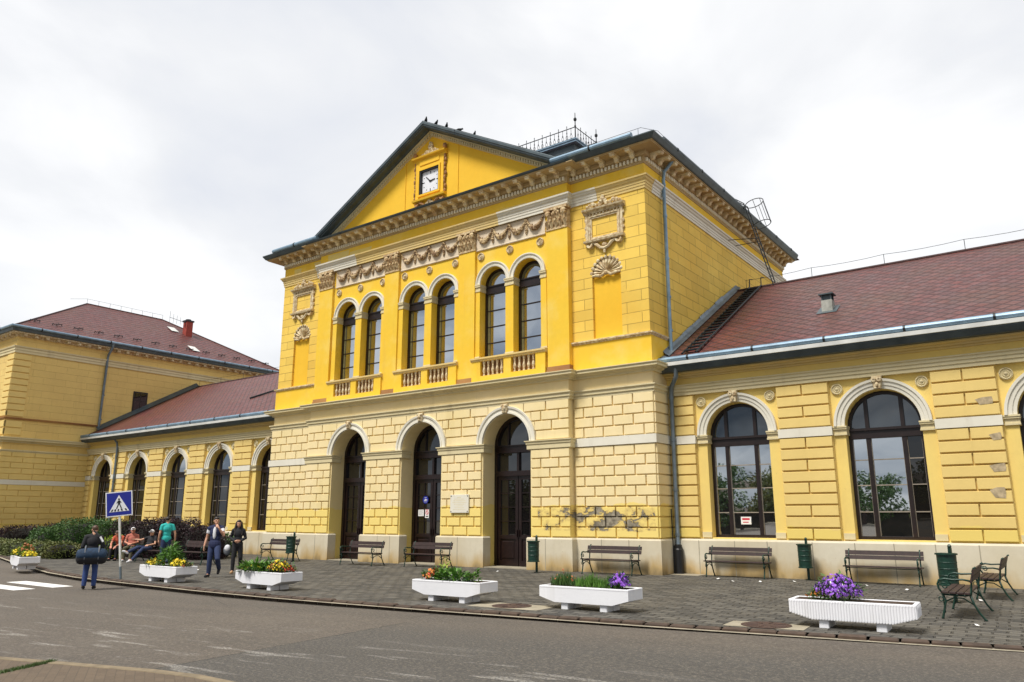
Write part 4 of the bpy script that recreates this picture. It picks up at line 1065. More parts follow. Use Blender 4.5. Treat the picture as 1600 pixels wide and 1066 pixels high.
m = MB(); m.box(cx-.34,cx+.36,cy-.34,cy+.34,cz-.5,cz-.02); m.build('chimney_flashing', M['zincw'], PR)
m = MB(); az_ = cz+1.5; m.tube([(cx+.1,cy-.3,cz+1.1),(cx+.1,cy-.32,cz+1.7)], .02, 5); m.tube([(cx+.1,cy-.32,az_),(cx-1.1,cy-1.0,az_+.5)], .018, 5)
for k,L in enumerate((.30,.34,.38,.5)):
    f = .3+.22*k; x, y, z = cx+.1-1.2*f, cy-.32-.68*f, az_+.5*f; m.tube([(x,y,z-L),(x,y,z+L)], .012, 4)
m.build('antenna', M['iron'], PR)
pipe([(PXR+.55,23.95,13.05),(PXR+.5,23.95,12.75),(PXR+.16,23.9,12.3),(PXR+.10,23.9,12.0),(PXR+.10,23.85,7.3)], .075, M['pipe'], [(PXR+.1,23.9,z) for z in (11.5,9.6,8.0)])
m = MB(); m.fbox(PS, 25.92, 26.92, 8.78, 10.14, -.02, .035); wn = m.build('window', M['frame'], B); m = MB()
m.fbox(PS, 26.0, 26.84, 8.86, 10.06, 0, .045); m.build('glass', M['glass_door'], wn)
m = MB(); m.fbox(PS, 26.40,26.44,8.86,10.06,.04,.055); m.fbox(PS,26.0,26.84,9.5,9.54,.04,.056); m.build('glazing_bar', M['frame'], wn)
m = MB()
for k in range(16):
    y = 23.7+k*.42; z = zroof(y)
    m.add([(PXR+.02,y,z+.30),(PXR+.02,y+.43,zroof(y+.43)+.30),(PXR+.45,y+.43,zroof(y+.43)+.04),(PXR+.45,y,z+.04)], [(0,1,2,3)])
m.build('wall_flashing', M['metal'], LW)
m = MB(); y0 = 25.6; m.tube([(-37.6,y0,zroof(y0)+.06),(-36.0,y0+.9,zroof(y0+.9)+.08),(-35.6,y0+.7,zroof(y0+.7)+.05)], .05, 5); m.build('roof_hook', M['iron'], LW)
# ================================================================== ground
def structure(o, label=None):
    o['kind'] = 'structure'
    if label: o['label'] = label
    return o
ZR = -.13
g = MB(); g.box(-400,400,-400,400,-1.0,ZR-.02); structure(g.build('ground', M['concrete']), 'open ground round the station square')
def zrd(x): return ZR if x < -17 else ZR+.08*min(1,(x+17)/15)
rd = MB(); xs = [-90,-17,-2,40]; rd.add([(x,y,zrd(x)) for y in (-30,30) for x in xs], [(i,i+1,i+5,i+4) for i in range(3)]); structure(rd.build('road', M['asphalt']), 'grey brown worn asphalt road in front of the station')
KERB = [(-90,22),(-60,18.6),(-48,16.9),(-42.4,15.75),(-37,14.3),(-31.6,12.95),(-28,12.05),(-25,11.6),(-21.7,11.42),(-18.2,11.30),(-15.4,11.32),(-13.3,11.45),(-10.3,11.72),(-6.3,12.15),(-2.5,12.72),(-1.0,12.98),(4,13.9),(12,15.4),(40,21)]
def kerbn(i):
    a, b = KERB[max(0,i-1)], KERB[min(len(KERB)-1,i+1)]; d = Vector((b[0]-a[0],b[1]-a[1])).normalized(); return Vector((-d.y,d.x))
inn = [(p[0]+kerbn(i).x*.13, p[1]+kerbn(i).y*.13) for i,p in enumerate(KERB)]
pv = MB(); vs = [(x,y,0) for x,y in inn]+[(x,60,0) for x,y in inn]; n = len(inn)
pv.add(vs, [(i,i+1,n+i+1,n+i) for i in range(n-1)]); structure(pv.build('pavement', M['setts']), 'dark stone sett forecourt before the station')
kb = MB()
def lerp_path(P, step):
    out = []
    for a, b in zip(P, P[1:]):
        L = hypot(b[0]-a[0], b[1]-a[1]); k = max(1, round(L/step))
        for j in range(k): out.append((a[0]+(b[0]-a[0])*j/k, a[1]+(b[1]-a[1])*j/k))
    return out+[P[-1]]
K2 = lerp_path(KERB, .42)
for (a, b) in zip(K2, K2[1:]):
    if a[0] < -62 or a[0] > 14: continue
    A, Bv = Vector(a), Vector(b); d = (Bv-A).normalized(); nn = Vector((-d.y,d.x)); gap = .012+RN.uniform(0,.012); j = RN.uniform(-.012,.012); h = RN.uniform(-.014,.012)
    q = [A+d*gap+nn*(-.02+j), Bv-d*gap+nn*(-.02+j), Bv-d*gap+nn*.145, A+d*gap+nn*.145]
    qq = [A+d*(gap+.02)+nn*(.02+j), Bv-d*(gap+.02)+nn*(.02+j), Bv-d*(gap+.02)+nn*.14, A+d*(gap+.02)+nn*.14]
    kb.add([(v.x,v.y,ZR-.02) for v in q]+[(v.x,v.y,-.012+h) for v in q]+[(v.x,v.y,.006+h) for v in qq], [(0,1,5,4),(1,2,6,5),(2,3,7,6),(3,0,4,7),(4,5,9,8),(5,6,10,9),(6,7,11,10),(7,4,8,11),(8,9,10,11)])
structure(kb.build('kerb', M['kerb']), 'brown stone kerb along the forecourt')
kj = MB(); kj.sweep([(p[0],p[1]) for p in KERB][::-1], [(-.13,-.04),(-.0,-.04),(-.0,ZR)], cap=False); structure(kj.build('kerb_bedding', M['concrete']))
gt = MB(); q = lerp_path(KERB, .7); vs = []; 
for i,p in enumerate(q):
    a, b = q[max(0,i-1)], q[min(len(q)-1,i+1)]; d = Vector((b[0]-a[0],b[1]-a[1])).normalized(); nn = Vector((-d.y,d.x)); w = .05+RN.uniform(-.025,.04)
    vs += [(p[0]-nn.x*.0,p[1]-nn.y*.0,zrd(p[0])+.006),(p[0]-nn.x*w,p[1]-nn.y*w,zrd(p[0])+.006)]
gt.add(vs, [(2*i,2*i+1,2*i+3,2*i+2) for i in range(len(q)-1) if not (-10.5 < q[i][0] < -2)]); structure(gt.build('gutter_line', M['concrete']))
# zebra crossing
for k in range(5):
    m = MB(); y1 = 10.5-k*.98; x0 = -25.95+.05*k; m.box(x0, x0+3.0, y1-.52, y1, ZR-.01, ZR+.006); structure(m.build('road_marking', M['paint']), 'white bar of the zebra crossing')
M['islk'] = plain('tan_kerb_stone', (.20,.155,.095), .85, 0, .25, 6, .2)
# near island with its grassy joint
t = NT('island_paving'); p_ = t.pos()
br = t.new('ShaderNodeTexBrick', offset=.5); t.inp(br.inputs['Vector'], t.mapv(p_, (1,1,1), (0,0,.5))); br.inputs['Scale'].default_value = 1; br.inputs['Brick Width'].default_value = .2; br.inputs['Row Height'].default_value = .1; br.inputs['Mortar Size'].default_value = .006
br.inputs['Color1'].default_value = (.092,.064,.040,1); br.inputs['Color2'].default_value = (.118,.083,.052,1); br.inputs['Mortar'].default_value = (.07,.05,.032,1)
cc = t.mix(t.math('MULTIPLY', t.ramp(t.noise(60), .4, .7), .4), br.outputs[0], (.17,.13,.085))
M['island'] = t.done(cc, .8, 0, t.bump(t.noise(70), .3, .01))
ISL = [(-30,2.6),(-16,3.55),(-11.9,4.18),(-10.35,4.66),(-9.06,5.05),(-8.3,5.2),(-7.4,5.2),(-6.2,4.9),(-5.5,4.2),(-5.2,3.0),(-5.2,-6),(-30,-6)]
m = MB(); n = len(ISL); m.add([(x,y,-.02) for x,y in ISL]+[(x,y,ZR-.02) for x,y in ISL], [tuple(range(n))]+[(i,(i+1)%n,n+(i+1)%n,n+i) for i in range(n)]); structure(m.build('traffic_island', M['island']), 'brown paved island at the near side of the road')
m = MB(); m.sweep(ISL[:10], [(-.0,ZR),(-.0,-.015),(-.10,-.012)], cap=False); m.sweep(ISL[:10], [(-.12,-.013),(.012,-.013),(.02,-.03),(.02,ZR)], cap=False); structure(m.build('island_kerb', M['islk']))
M['blade'] = plain('grass_blade', (.060,.105,.02), .6, 0, .35, 20)
m = MB()
for k in range(1100):
    f = RN.random(); x = -10.20-.36*f+RN.gauss(0,.020); y = 3.86+.84*f+RN.gauss(0,.020); h = RN.uniform(.01,.045); a = RN.uniform(0,6.3); w_ = .006
    m.add([(x-w_*cos(a),y-w_*sin(a),-.02),(x+w_*cos(a),y+w_*sin(a),-.02),(x+RN.uniform(-.02,.02),y+RN.uniform(-.02,.02),-.02+h)], [(0,1,2)])
tag(m.build('grass', M['blade'], recalc=False), 'thin line of grass growing in the joint of the brown island', kind='stuff')
# concrete aprons with iron covers
for (x,y,lx,ly,rz,lab) in ((-9.55,12.82,1.6,.85,.09,'round rusty manhole cover between two middle white planters'),(-4.55,13.05,1.25,.7,.14,'round rusty manhole cover left of the ribbed planter')):
    m = MB(); c_, s_ = cos(rz), sin(rz)
    pts = [(-lx*.5,-ly*.5),(0,-ly*.52),(lx*.5,-ly*.5),(lx*.52,ly*.4),(lx*.1,ly*.5),(-lx*.48,ly*.46)]
    m.add([(x+a*c_-b*s_,y+a*s_+b*c_,.006) for a,b in pts], [tuple(range(6))]); structure(m.build('concrete_apron', M['concrete']))
    m = MB(); m.lathe([(.40,.004),(.40,.014),(.36,.016),(.35,.010),(.12,.010),(.10,.015),(.0,.015)], (x,y,0), 24)
    for k in range(8): a = pi*k/4; m.tube([(x+.14*cos(a),y+.14*sin(a),.012),(x+.33*cos(a),y+.33*sin(a),.012)], .012, 4)
    tag(m.build('manhole_cover', M['rustiron']), lab, 'manhole cover', 'manhole covers along the kerb')
# pale door thresholds strip at the plinth foot
m = MB(); m.box(-10.9,-9.9,22.75,23.36,-.01,.012); structure(m.build('concrete_apron', M['concrete']))
# ================================================================== sky, sun, camera
W = bpy.data.worlds.new('World'); sc.world = W; W.use_nodes = True; nt = W.node_tree; nn = nt.nodes; nl = nt.links
bg = nn['Background']; SUN_EL, SUN_AZ = radians(58), radians(192)
sky = nn.new('ShaderNodeTexSky'); sky.sky_type = 'NISHITA'; sky.sun_disc = False; sky.sun_elevation = SUN_EL; sky.sun_rotation = SUN_AZ
tc = nn.new('ShaderNodeTexCoord'); mp = nn.new('ShaderNodeMapping'); mp.inputs['Scale'].default_value = (1,1,2.1); nl.new(tc.outputs['Generated'], mp.inputs['Vector'])
def wn(scale, detail, rough, dist):
    n = nn.new('ShaderNodeTexNoise'); n.inputs['Scale'].default_value = scale; n.inputs['Detail'].default_value = detail; n.inputs['Roughness'].default_value = rough; n.inputs['Distortion'].default_value = dist
    nl.new(mp.outputs[0], n.inputs['Vector']); return n.outputs[0]
n1 = wn(2.1, 6, .5, .5)
cr = nn.new('ShaderNodeValToRGB'); e_ = cr.color_ramp.elements
e_[0].position = .30; e_[0].color = (.87,.90,.97,1); e_[1].position = .58; e_[1].color = (1.18,1.18,1.18,1)
q = cr.color_ramp.elements.new(.45); q.color = (1.02,1.03,1.05,1)
nl.new(n1, cr.inputs[0])
# unseen cloud behind the viewer, darkened to vary pane reflections and cut ambient light
cr2 = nn.new('ShaderNodeValToRGB'); e2 = cr2.color_ramp.elements
e2[0].position = .36; e2[0].color = (.20,.25,.33,1); e2[1].position = .66; e2[1].color = (1.0,1.0,1.0,1); nl.new(wn(3.4,6,.55,.8), cr2.inputs[0])
sx = nn.new('ShaderNodeSeparateXYZ'); nl.new(tc.outputs['Generated'], sx.inputs[0]); mr = nn.new('ShaderNodeMapRange'); mr.inputs[1].default_value = -.05; mr.inputs[2].default_value = -.35; nl.new(sx.outputs[1], mr.inputs[0])
cm = nn.new('ShaderNodeMix'); cm.data_type = 'RGBA'; nl.new(mr.outputs[0], cm.inputs[0]); nl.new(cr.outputs[0], cm.inputs[6]); nl.new(cr2.outputs[0], cm.inputs[7])
mul = nn.new('ShaderNodeMix'); mul.data_type = 'RGBA'; mul.blend_type = 'MULTIPLY'; mul.inputs[0].default_value = 1; nl.new(sky.outputs[0], mul.inputs[6]); mul.inputs[7].default_value = (.12,.12,.12,1)
mx = nn.new('ShaderNodeMix'); mx.data_type = 'RGBA'; mx.inputs[0].default_value = .90; nl.new(mul.outputs[2], mx.inputs[6]); nl.new(cm.outputs[2], mx.inputs[7])
nl.new(mx.outputs[2], bg.inputs[0]); bg.inputs[1].default_value = SKY_STRENGTH if 'SKY_STRENGTH' in globals() else .95
sl = bpy.data.lights.new('sun', 'SUN'); sl.energy = 4.4; sl.angle = radians(16); sl.color = (1,.96,.90)
so = bpy.data.objects.new('sun', sl); COL.objects.link(so)
# nishita rotation: azimuth clockwise from +Y; light comes from there
dv = Vector((sin(SUN_AZ)*cos(SUN_EL), cos(SUN_AZ)*cos(SUN_EL), sin(SUN_EL)))
so.rotation_euler = (-dv).to_track_quat('-Z','Y').to_euler()
cam = bpy.data.cameras.new('camera'); cam.lens = 36*1194.7/1600; cam.sensor_width = 36; cam.sensor_fit = 'HORIZONTAL'; cam.clip_end = 2000
co_ = bpy.data.objects.new('camera', cam); COL.objects.link(co_); co_.location = (0,0,1.7); co_.rotation_euler = (pi/2+.228, 0, .63992); sc.camera = co_
sc.view_settings.view_transform = 'Standard'; sc.view_settings.look = 'None'; sc.view_settings.gamma = 1; sc.view_settings.exposure = 0.0
# ================================================================== street furniture
def make_bench(L=1.95):
    t = thing('park_bench', 'x', 'bench', (0,0,0))
    m = MB()
    for y0,y1,z in ((-.26,-.155,.435),(-.145,-.04,.43),(-.03,.075,.425),(.085,.17,.425)): m.bbox(-L/2+.02,L/2-.02,y0,y1,z,z+.032,.006)
    m.build('seat', M['wood'], t, world=False)
    m = MB()
    for (y0,z0,y1,z1) in ((.185,.62,.215,.725),(.22,.735,.25,.85)):
        th = .028; m.add([(x,y+o,z) for x in (-L/2+.01,L/2-.01) for (y,z,o) in ((y0,z0,0),(y1,z1,0),(y1,z1,th),(y0,z0,th))], [(0,1,2,3),(7,6,5,4),(0,4,5,1),(1,5,6,2),(2,6,7,3),(3,7,4,0)])
    m.build('backrest', M['wood'], t, world=False)
    q = MB()
    q.tube([(0,-.29,.0),(0,-.285,.03),(0,-.25,.16),(0,-.215,.30),(0,-.25,.40)], [.026,.02,.018,.02,.022], 6)
    q.tube([(0,-.27,.41),(0,-.1,.405),(0,.1,.40),(0,.18,.42),(0,.20,.56),(0,.225,.72),(0,.265,.86),(0,.30,.875)], [.02,.02,.02,.022,.02,.018,.018,.022], 6)
    q.tube([(0,.17,.40),(0,.21,.26),(0,.28,.12),(0,.35,.02),(0,.37,.0)], [.022,.018,.018,.02,.026], 6)
    q.tube([(0,-.20,.30),(0,-.08,.36),(0,.06,.355),(0,.2,.26)], .013, 6)
    q.tube([(0,.21,.64),(0,.08,.665),(0,-.08,.655),(0,-.20,.67),(0,-.285,.645),(0,-.315,.58),(0,-.30,.50),(0,-.255,.43)], [.018,.018,.02,.022,.022,.02,.018,.02], 6)
    q.tube([(0,-.285,.62)]+[(0,-.215+.065*(1-.06*k)*cos(pi*.9-k*.55),.55+.065*(1-.06*k)*sin(pi*.9-k*.55)) for k in range(13)], .012, 5)
    q.tube([(0,-.24,.10)]+[(0,-.285+.035*cos(k*.7),.33+.04*sin(k*.7)) for k in range(9)], .010, 5)
    me = q.mesh('iron_frame', M['green_iron'], smooth=True)
    for s in (-1,1):
        o = link('iron_frame', me, t, False); o.location = (s*(L/2-.10),0,0)
    m = MB(); m.tube([(-L/2+.1,.02,.40),(L/2-.1,.02,.40)], .012, 6); m.build('stretcher', M['green_iron'], t, world=False)
    return t
bench0 = make_bench(); GB = 'iron and wood benches on the forecourt'
BEN = [(-27.55,20.75,0,'park bench left of the first door with a bin at its right end'),
       (-22.35,20.55,-.02,'park bench standing before the leftmost arched door'),
       (-19.45,21.05,.0,'park bench between middle door and right door under the marble plaque'),
       (-12.35,21.75,0,'park bench before the peeling plinth at the right corner of the central block'),
       (-8.72,22.92,0,'park bench directly under the arched window nearest the downpipe'),
       (-4.72,22.85,.03,'park bench under the second wing window, beside the facing pair of benches'),
       (-2.12,16.65,-1.53,'green ended bench turned side on, nearest the road at right'),
       (-2.02,20.7,-1.55,'side on bench by the wall, behind the nearest side on bench'),
       (-32.6,16.85,0,'dark bench with two seated men, its back to the purple hedge'),
       (-30.5,16.95,.02,'dark bench where the reclining capped man sits'),
       (-27.9,17.1,.03,'empty dark bench between turquoise shirt man and walking man'),
       (-34.4,22.3,0,'half hidden bench by the low wing plinth behind the walking man')]
for i,(x,y,rz,lab) in enumerate(BEN):
    if i == 0: bench0.location = (x,y,0); bench0.rotation_euler = (0,0,rz); bench0['label'] = lab; bench0['group'] = GB
    else: dup(bench0, (x,y,0), rz, lab, GB)
# litter bins
bn = thing('litter_bin', 'x', 'litter bin', (0,0,0))
m = MB(); m.box(-.03,.03,.16,.22,0,1.10); m.lathe([(.035,1.10),(.045,1.13),(.02,1.17)], (0,.19,0), 8); m.box(-.07,.07,.12,.26,0,.02); m.build('post', M['green_iron'], bn, world=False)
m = MB(); m.lathe([(.16,.34),(.20,.34),(.20,.37),(.178,.38),(.186,.96),(.215,.96),(.215,.99),(.19,.995),(.18,.97),(.15,.5),(.0,.48)], (0,-.02,0), 20); m.build('bin_body', M['green_iron'], bn, smooth=True, angle=30, world=False)
m = MB()
for z in (.55,.68,.81): m.lathe([(.182,z-.012),(.192,z),(.182,z+.012)], (0,-.02,0), 20)
m.box(-.05,.05,.12,.18,.55,.62); m.build('bin_band', M['green_iron'], bn, world=False)
for i,(x,y,rz,lab) in enumerate([(-26.3,20.35,.3,'dark litter bin at the right end of the leftmost bench'),(-14.72,20.95,.1,'green litter bin right of the rightmost arched door'),(-6.75,22.95,0,'green litter bin on post between two benches under the wing windows'),(-2.62,18.75,-.25,'green litter bin among the side on benches at far right')]):
    if i == 0: bn.location = (x,y,0); bn.rotation_euler = (0,0,rz); bn['label'] = lab; bn['group'] = 'green litter bins on posts'
    else: dup(bn, (x,y,0), rz, lab, 'green litter bins on posts')
# planters
def planter(x0, x1, yf, rz, lab, dep=.62, h=.41, ribs=False, crack=False):
    L = x1-x0; cx, cy = (x0+x1)/2, yf+dep/2
    t = thing('planter', lab, 'planter', (cx,cy,0), rz, 'white concrete flower troughs along the kerb')
    m = MB(); a = L/2; b = dep/2; pr = [(-a,h),(-a,h-.19),(-a+.34,.125),(a-.34,.125),(a,h-.19),(a,h)]
    def ring(ins, prf): return [(x*(1-ins/a),z) for x,z in prf]
    n = len(pr)
    rib_n = int(L/.042) if ribs else 0
    m.add([(x,-b,z) for x,z in pr]+[(x,b,z) for x,z in pr], [tuple(range(n)),tuple(range(2*n-1,n-1,-1))]+[(i,i+1,n+i+1,n+i) for i in range(n-1)])
    w = .055
    for (u0,u1,v0,v1) in ((-a,a,-b,-b+w),(-a,a,b-w,b),(-a,-a+w,-b+w,b-w),(a-w,a,-b+w,b-w)):
        m.bbox(u0-.004,u1+.004,v0-.004 if v0 in (-b,) else v0,v1+.004 if v1 == b else v1,h-.02,h+.012,.008)
    for k in range(rib_n):
        x = -a+.03+k*(L-.06)/max(1,rib_n-1); zl = .125 if abs(x) < a-.34 else .125+(abs(x)-(a-.34))/.34*(h-.19-.125)
        m.tube([(x,-b-.001,zl+.012),(x,-b-.001,h-.012)], .013, 6)
    if ribs:
        for k in range(int(dep/.042)): 
            y = -b+.03+k*.042; m.tube([(a+.001,y,h-.18),(a+.001,y,h-.012)], .013, 6)
    m.build('trough', M['planter'], t, world=False)
    m = MB(); m.box(-a+w,a-w,-b+w,b-w,h-.015,h+.004)
    m.build('soil', M['soil'], t, world=False)
    for sx in (-1,1):
        for sy in (-1,1): m = MB(); m.bbox(sx*.42-.075,sx*.42+.075,sy*(b-.17)-.13,sy*(b-.17)+.13,0,.126,.01); m.build('foot', M['planter'], t, world=False)
    if crack:
        m = MB(); m.tube([(a*.30,-b-.002,h-.01),(a*.29,-b-.003,h-.10),(a*.31,-b-.003,h-.2)], .006, 4); m.build('crack', M['iron'], t, world=False)
    return t
PL = [planter(-31.0,-29.25,11.75,-.22,'small white planter at far left beside the zebra crossing'),
      planter(-21.98,-20.02,11.80,-.02,'white planter with tall green plant between yellow flowers'),
      planter(-17.70,-15.80,12.02,-.02,'white planter with a mounded yellow chrysanthemum'),
      planter(-12.06,-10.22,12.60,.03,'white planter of low mixed greens left of the manhole cover'),
      planter(-8.99,-7.07,13.00,.04,'white cracked planter with grassy leaves and purple flowers at one end'),
      planter(-4.24,-2.38,13.30,.07,'white ribbed planter carrying one purple aster mound', ribs=True)]
M['leaf'] = m_leaf('fresh_leaf', (.055,.155,.015), (.12,.26,.03))
M['leafd'] = m_leaf('dark_leaf', (.030,.085,.016), (.075,.155,.028), (.10,.18,.03))
M['leafy'] = m_leaf('yellow_leaf', (.28,.33,.02), (.18,.30,.03))
M['leafb'] = m_leaf('blue_green_leaf', (.035,.10,.045), (.08,.18,.07))
M['core'] = plain('dark_filler', (.009,.009,.006), .95, 0, .4, 8)  # near-black colour of the filler lumps added inside hedges and shrubs
M['olivel'] = m_leaf('olive_hedge_leaf', (.070,.095,.020), (.15,.18,.04), (.18,.15,.045))
M['purple'] = m_leaf('purple_hedge_leaf', (.020,.010,.014), (.050,.020,.026), (.035,.03,.02))
for nme,c in dict(f_yellow=(.86,.60,.02), f_purple=(.30,.10,.60), f_red=(.52,.05,.02), f_orange=(.75,.26,.05), f_white=(.75,.75,.70), f_bronze=(.40,.13,.04)).items(): M[nme] = plain('petal_'+nme[2:], c, .6, 0, .3, 25)
def leafquad(m, c, d, up, L, w):
    d = d.normalized(); s = d.cross(up); s = s.normalized() if s.length > 1e-4 else Vector((1,0,0)); n = s.cross(d)
    c = Vector(c); m.add([c, c+d*L*.45+s*w+n*w*.3, c+d*L, c+d*L*.45-s*w+n*w*.3], [(0,1,2,3)])
def rvec():
    while True:
        v = Vector((RN.uniform(-1,1),RN.uniform(-1,1),RN.uniform(-1,1)))
        if .1 < v.length < 1: return v.normalized()
def clump(name, lab, cat, c, r, h, leaf, n, flower=None, nf=0, L=.09, w=.02, fs=.03, group='flowers and plants in the troughs', upright=.6, ftop=.5, grass=False, foot=(0,0)):
    """one plant: stems rising from the soil, leaves through the volume, flower heads in the upper part"""
    t = thing(name, lab, cat, c, 0, group)
    m = MB(); s = MB()
    for k in range(max(6,n//22)):
        a = RN.uniform(0,2*pi); f = sqrt(RN.random()); x, y = r[0]*f*cos(a), r[1]*f*sin(a)
        s.tube([(x*.5,y*.5,-.02),(x*.85,y*.85,h*.45),(x,y,h*(1-.5*f*f)*.92)], [.006,.005,.003], 4)
    s.build('stem', M['leafd'], t, world=False)
    for k in range(n):
        a = RN.uniform(0,2*pi); f = sqrt(RN.random()); x, y = r[0]*f*cos(a), r[1]*f*sin(a)
        top = h*(1-.55*f*f)*(1+.18*sin(x*23+y*9)); z = top*RN.random()**.6
        if grass:
            d = Vector((RN.uniform(-.35,.35),RN.uniform(-.35,.35),1)); leafquad(m, (x,y,0), d, rvec(), top*RN.uniform(.6,1.1), w)
        else:
            d = Vector((cos(a)*(.3+f),sin(a)*(.3+f),RN.uniform(-.2,1)*upright+.1))+rvec()*.6
            leafquad(m, (x,y,z), d, Vector((0,0,1))+rvec()*.4, L*RN.uniform(.6,1.25), w*RN.uniform(.8,1.3))
    m.build('foliage', leaf, t, world=False, recalc=False)
    if flower:
        for fl, cnt in (flower if isinstance(flower,list) else [(flower,nf)]):
            m = MB()
            for k in range(cnt):
                a = RN.uniform(0,2*pi); f = sqrt(RN.random()); x, y = r[0]*f*cos(a), r[1]*f*sin(a); z = h*(1-.55*f*f)*RN.uniform(ftop,1.08)
                q = fs*RN.uniform(.7,1.2); nrm = (Vector((x*1.6,y*1.6-.1*r[1],h*.5))+rvec()*.25).normalized(); u = nrm.orthogonal().normalized(); v = nrm.cross(u); cc = Vector((x,y,z))
                pts = [cc+nrm*q*.35]+[cc+(u*cos(2*pi*j/8)+v*sin(2*pi*j/8))*(q if j % 2 else q*.72)+nrm*(q*.1 if j % 2 else 0) for j in range(8)]
                m.add(pts, [(0,1+j,1+(j+1)%8) for j in range(8)])
            m.build('blossom', fl, t, world=False, recalc=False)
    return t
h0 = .40
clump('flower_clump','yellow flowered plant at the near end of the far left planter','plant',(-30.45,11.98,h0),(.30,.22),.30,M['leafy'],260,M['f_yellow'],60,fs=.045)
clump('flower_clump','red topped leafy plant in the middle of the far left planter','plant',(-30.05,12.06,h0),(.34,.22),.48,M['leaf'],320,M['f_bronze'],40,fs=.045,ftop=.8)
clump('flower_clump','low yellow flowers at the right of the far left planter','plant',(-29.6,11.95,h0),(.28,.22),.22,M['leafy'],200,M['f_yellow'],70,fs=.045)
clump('leafy_plant','tall green leafy plant in the middle of the second planter','plant',(-20.92,12.1,h0),(.36,.24),.58,M['leaf'],520,L=.15,w=.022)
clump('flower_clump','yellow flowers left of the tall green plant','plant',(-21.55,12.02,h0),(.28,.22),.19,M['leafd'],160,M['f_yellow'],75,fs=.045)
clump('flower_clump','yellow flowers right of the tall green plant','plant',(-20.38,12.05,h0),(.26,.22),.21,M['leafd'],160,M['f_yellow'],75,fs=.045)
clump('flower_clump','russet low plant at the right end of the second planter','plant',(-20.12,12.12,h0),(.16,.18),.12,M['leafd'],80,M['f_bronze'],30,fs=.04)
clump('leafy_plant','bright green rosette plant trailing over the left of the chrysanthemum planter','plant',(-17.25,12.25,h0-.02),(.40,.28),.25,M['leaf'],330,M['f_yellow'],16,L=.17,w=.030,fs=.04)
clump('leafy_plant','green leafy plant beside the yellow chrysanthemum','plant',(-16.75,12.32,h0),(.28,.24),.22,M['leaf'],220,L=.15,w=.028)
clump('flower_clump','rounded yellow chrysanthemum mound with bronze edge','plant',(-16.32,12.30,h0),(.33,.26),.28,M['leafd'],330,[(M['f_yellow'],190),(M['f_bronze'],60)],fs=.030,ftop=.55)
clump('flower_clump','small dark red plant at the right end of the chrysanthemum planter','plant',(-15.98,12.34,h0),(.13,.2),.20,M['leafd'],90,M['f_red'],40,fs=.035)
clump('flower_clump','orange flowered plant at the left of the mixed greens planter','plant',(-11.75,12.9,h0),(.22,.22),.24,M['leafd'],160,[(M['f_orange'],26),(M['f_red'],22)],fs=.04)
clump('leafy_plant','spreading green plant filling the middle of the mixed greens planter','plant',(-11.2,12.92,h0),(.46,.24),.22,M['leaf'],430,[(M['f_white'],14)],L=.13,w=.026,fs=.03)
clump('leafy_plant','yellow green tall sprig behind the mixed greens','plant',(-11.5,12.98,h0),(.12,.12),.42,M['leafy'],90,L=.12,w=.02)
clump('leafy_plant','lone green sprig at the right of the mixed greens planter','plant',(-10.58,12.9,h0),(.10,.1),.25,M['leaf'],70,L=.12,w=.024)
clump('flower_clump','low pale flowered edging in the mixed greens planter','plant',(-11.05,12.76,h0),(.55,.10),.10,M['leafb'],160,M['f_white'],26,L=.06,fs=.02)
for k,(x,lab) in enumerate(((-8.62,'dark green grassy tuft at the left of the cracked planter'),(-8.05,'bright green grassy tuft in the middle of the cracked planter'),(-7.62,'grassy tuft beside the purple flowers'))):
    clump('grassy_plant',lab,'plant',(x,13.32,h0),(.30,.22),.30-.02*k,M['leafd'] if k == 0 else M['leaf'],420,M['f_bronze'] if k == 0 else None,14,w=.008,grass=True,fs=.025)
clump('flower_clump','purple flowers at the right end of the cracked planter','plant',(-7.36,13.28,h0),(.20,.2),.30,M['leafb'],150,M['f_purple'],110,fs=.036)
clump('flower_clump','purple aster mound in the ribbed planter','plant',(-3.52,13.58,h0),(.37,.27),.40,M['leafd'],620,[(M['f_purple'],300),(M['f_white'],16)],fs=.034,ftop=.50,L=.10,w=.012)
clump('flower_clump','small orange plant left of the purple aster','plant',(-3.86,13.5,h0),(.13,.14),.16,M['leafd'],70,M['f_orange'],14,fs=.03)
# ---- hedges and shrubs
def shrub(name, lab, cat, boxes, leaf, dens, L, w, group=None):
    """boxes: (cx,cy,rx,ry,h) lumps of one plant; leaves lie through the outer shell, an added near-black core blocks the view"""
    x0 = sum(b[0] for b in boxes)/len(boxes); y0 = sum(b[1] for b in boxes)/len(boxes)
    t = thing(name, lab, cat, (x0,y0,0), 0, group); m = MB(); c = MB()
    for (cx,cy,rx,ry,h) in boxes:
        cx -= x0; cy -= y0
        c.ball((cx,cy,h*.42), (rx*.86,ry*.86,h*.50), 14, jit=.05)
        n = int(dens*(rx+ry)*h*2)
        for k in range(n):
            a = RN.uniform(0,2*pi); z = RN.random(); q = (1-max(0,z-.55)**2*1.2); f = RN.uniform(.84,1.03)+.045*sin(a*7+z*9)
            if z > .86: f = sqrt(RN.random())
            se = lambda v: math.copysign(abs(v)**.7, v)
            x, y = cx+rx*q*f*se(cos(a)), cy+ry*q*f*se(sin(a)); zz = h*z*(1+.06*sin(x*5+y*3)+.04*sin(x*13))
            d = Vector((cos(a),sin(a),.5))+rvec()*.9
            leafquad(m, (x,y,zz), d, rvec(), L*RN.uniform(.6,1.3), w*RN.uniform(.7,1.3))
    c.build('filler_core', M['core'], t, world=False); m.build('foliage', leaf, t, world=False, recalc=False); return t
shrub('hedge','dark purple clipped hedge along the side of the left building','hedge',[(-49.6,19.6,1.0,1.3,1.25),(-48.6,21.6,1.6,1.5,1.35),(-46.5,22.1,1.6,1.0,1.4)],M['purple'],1300,.07,.028)
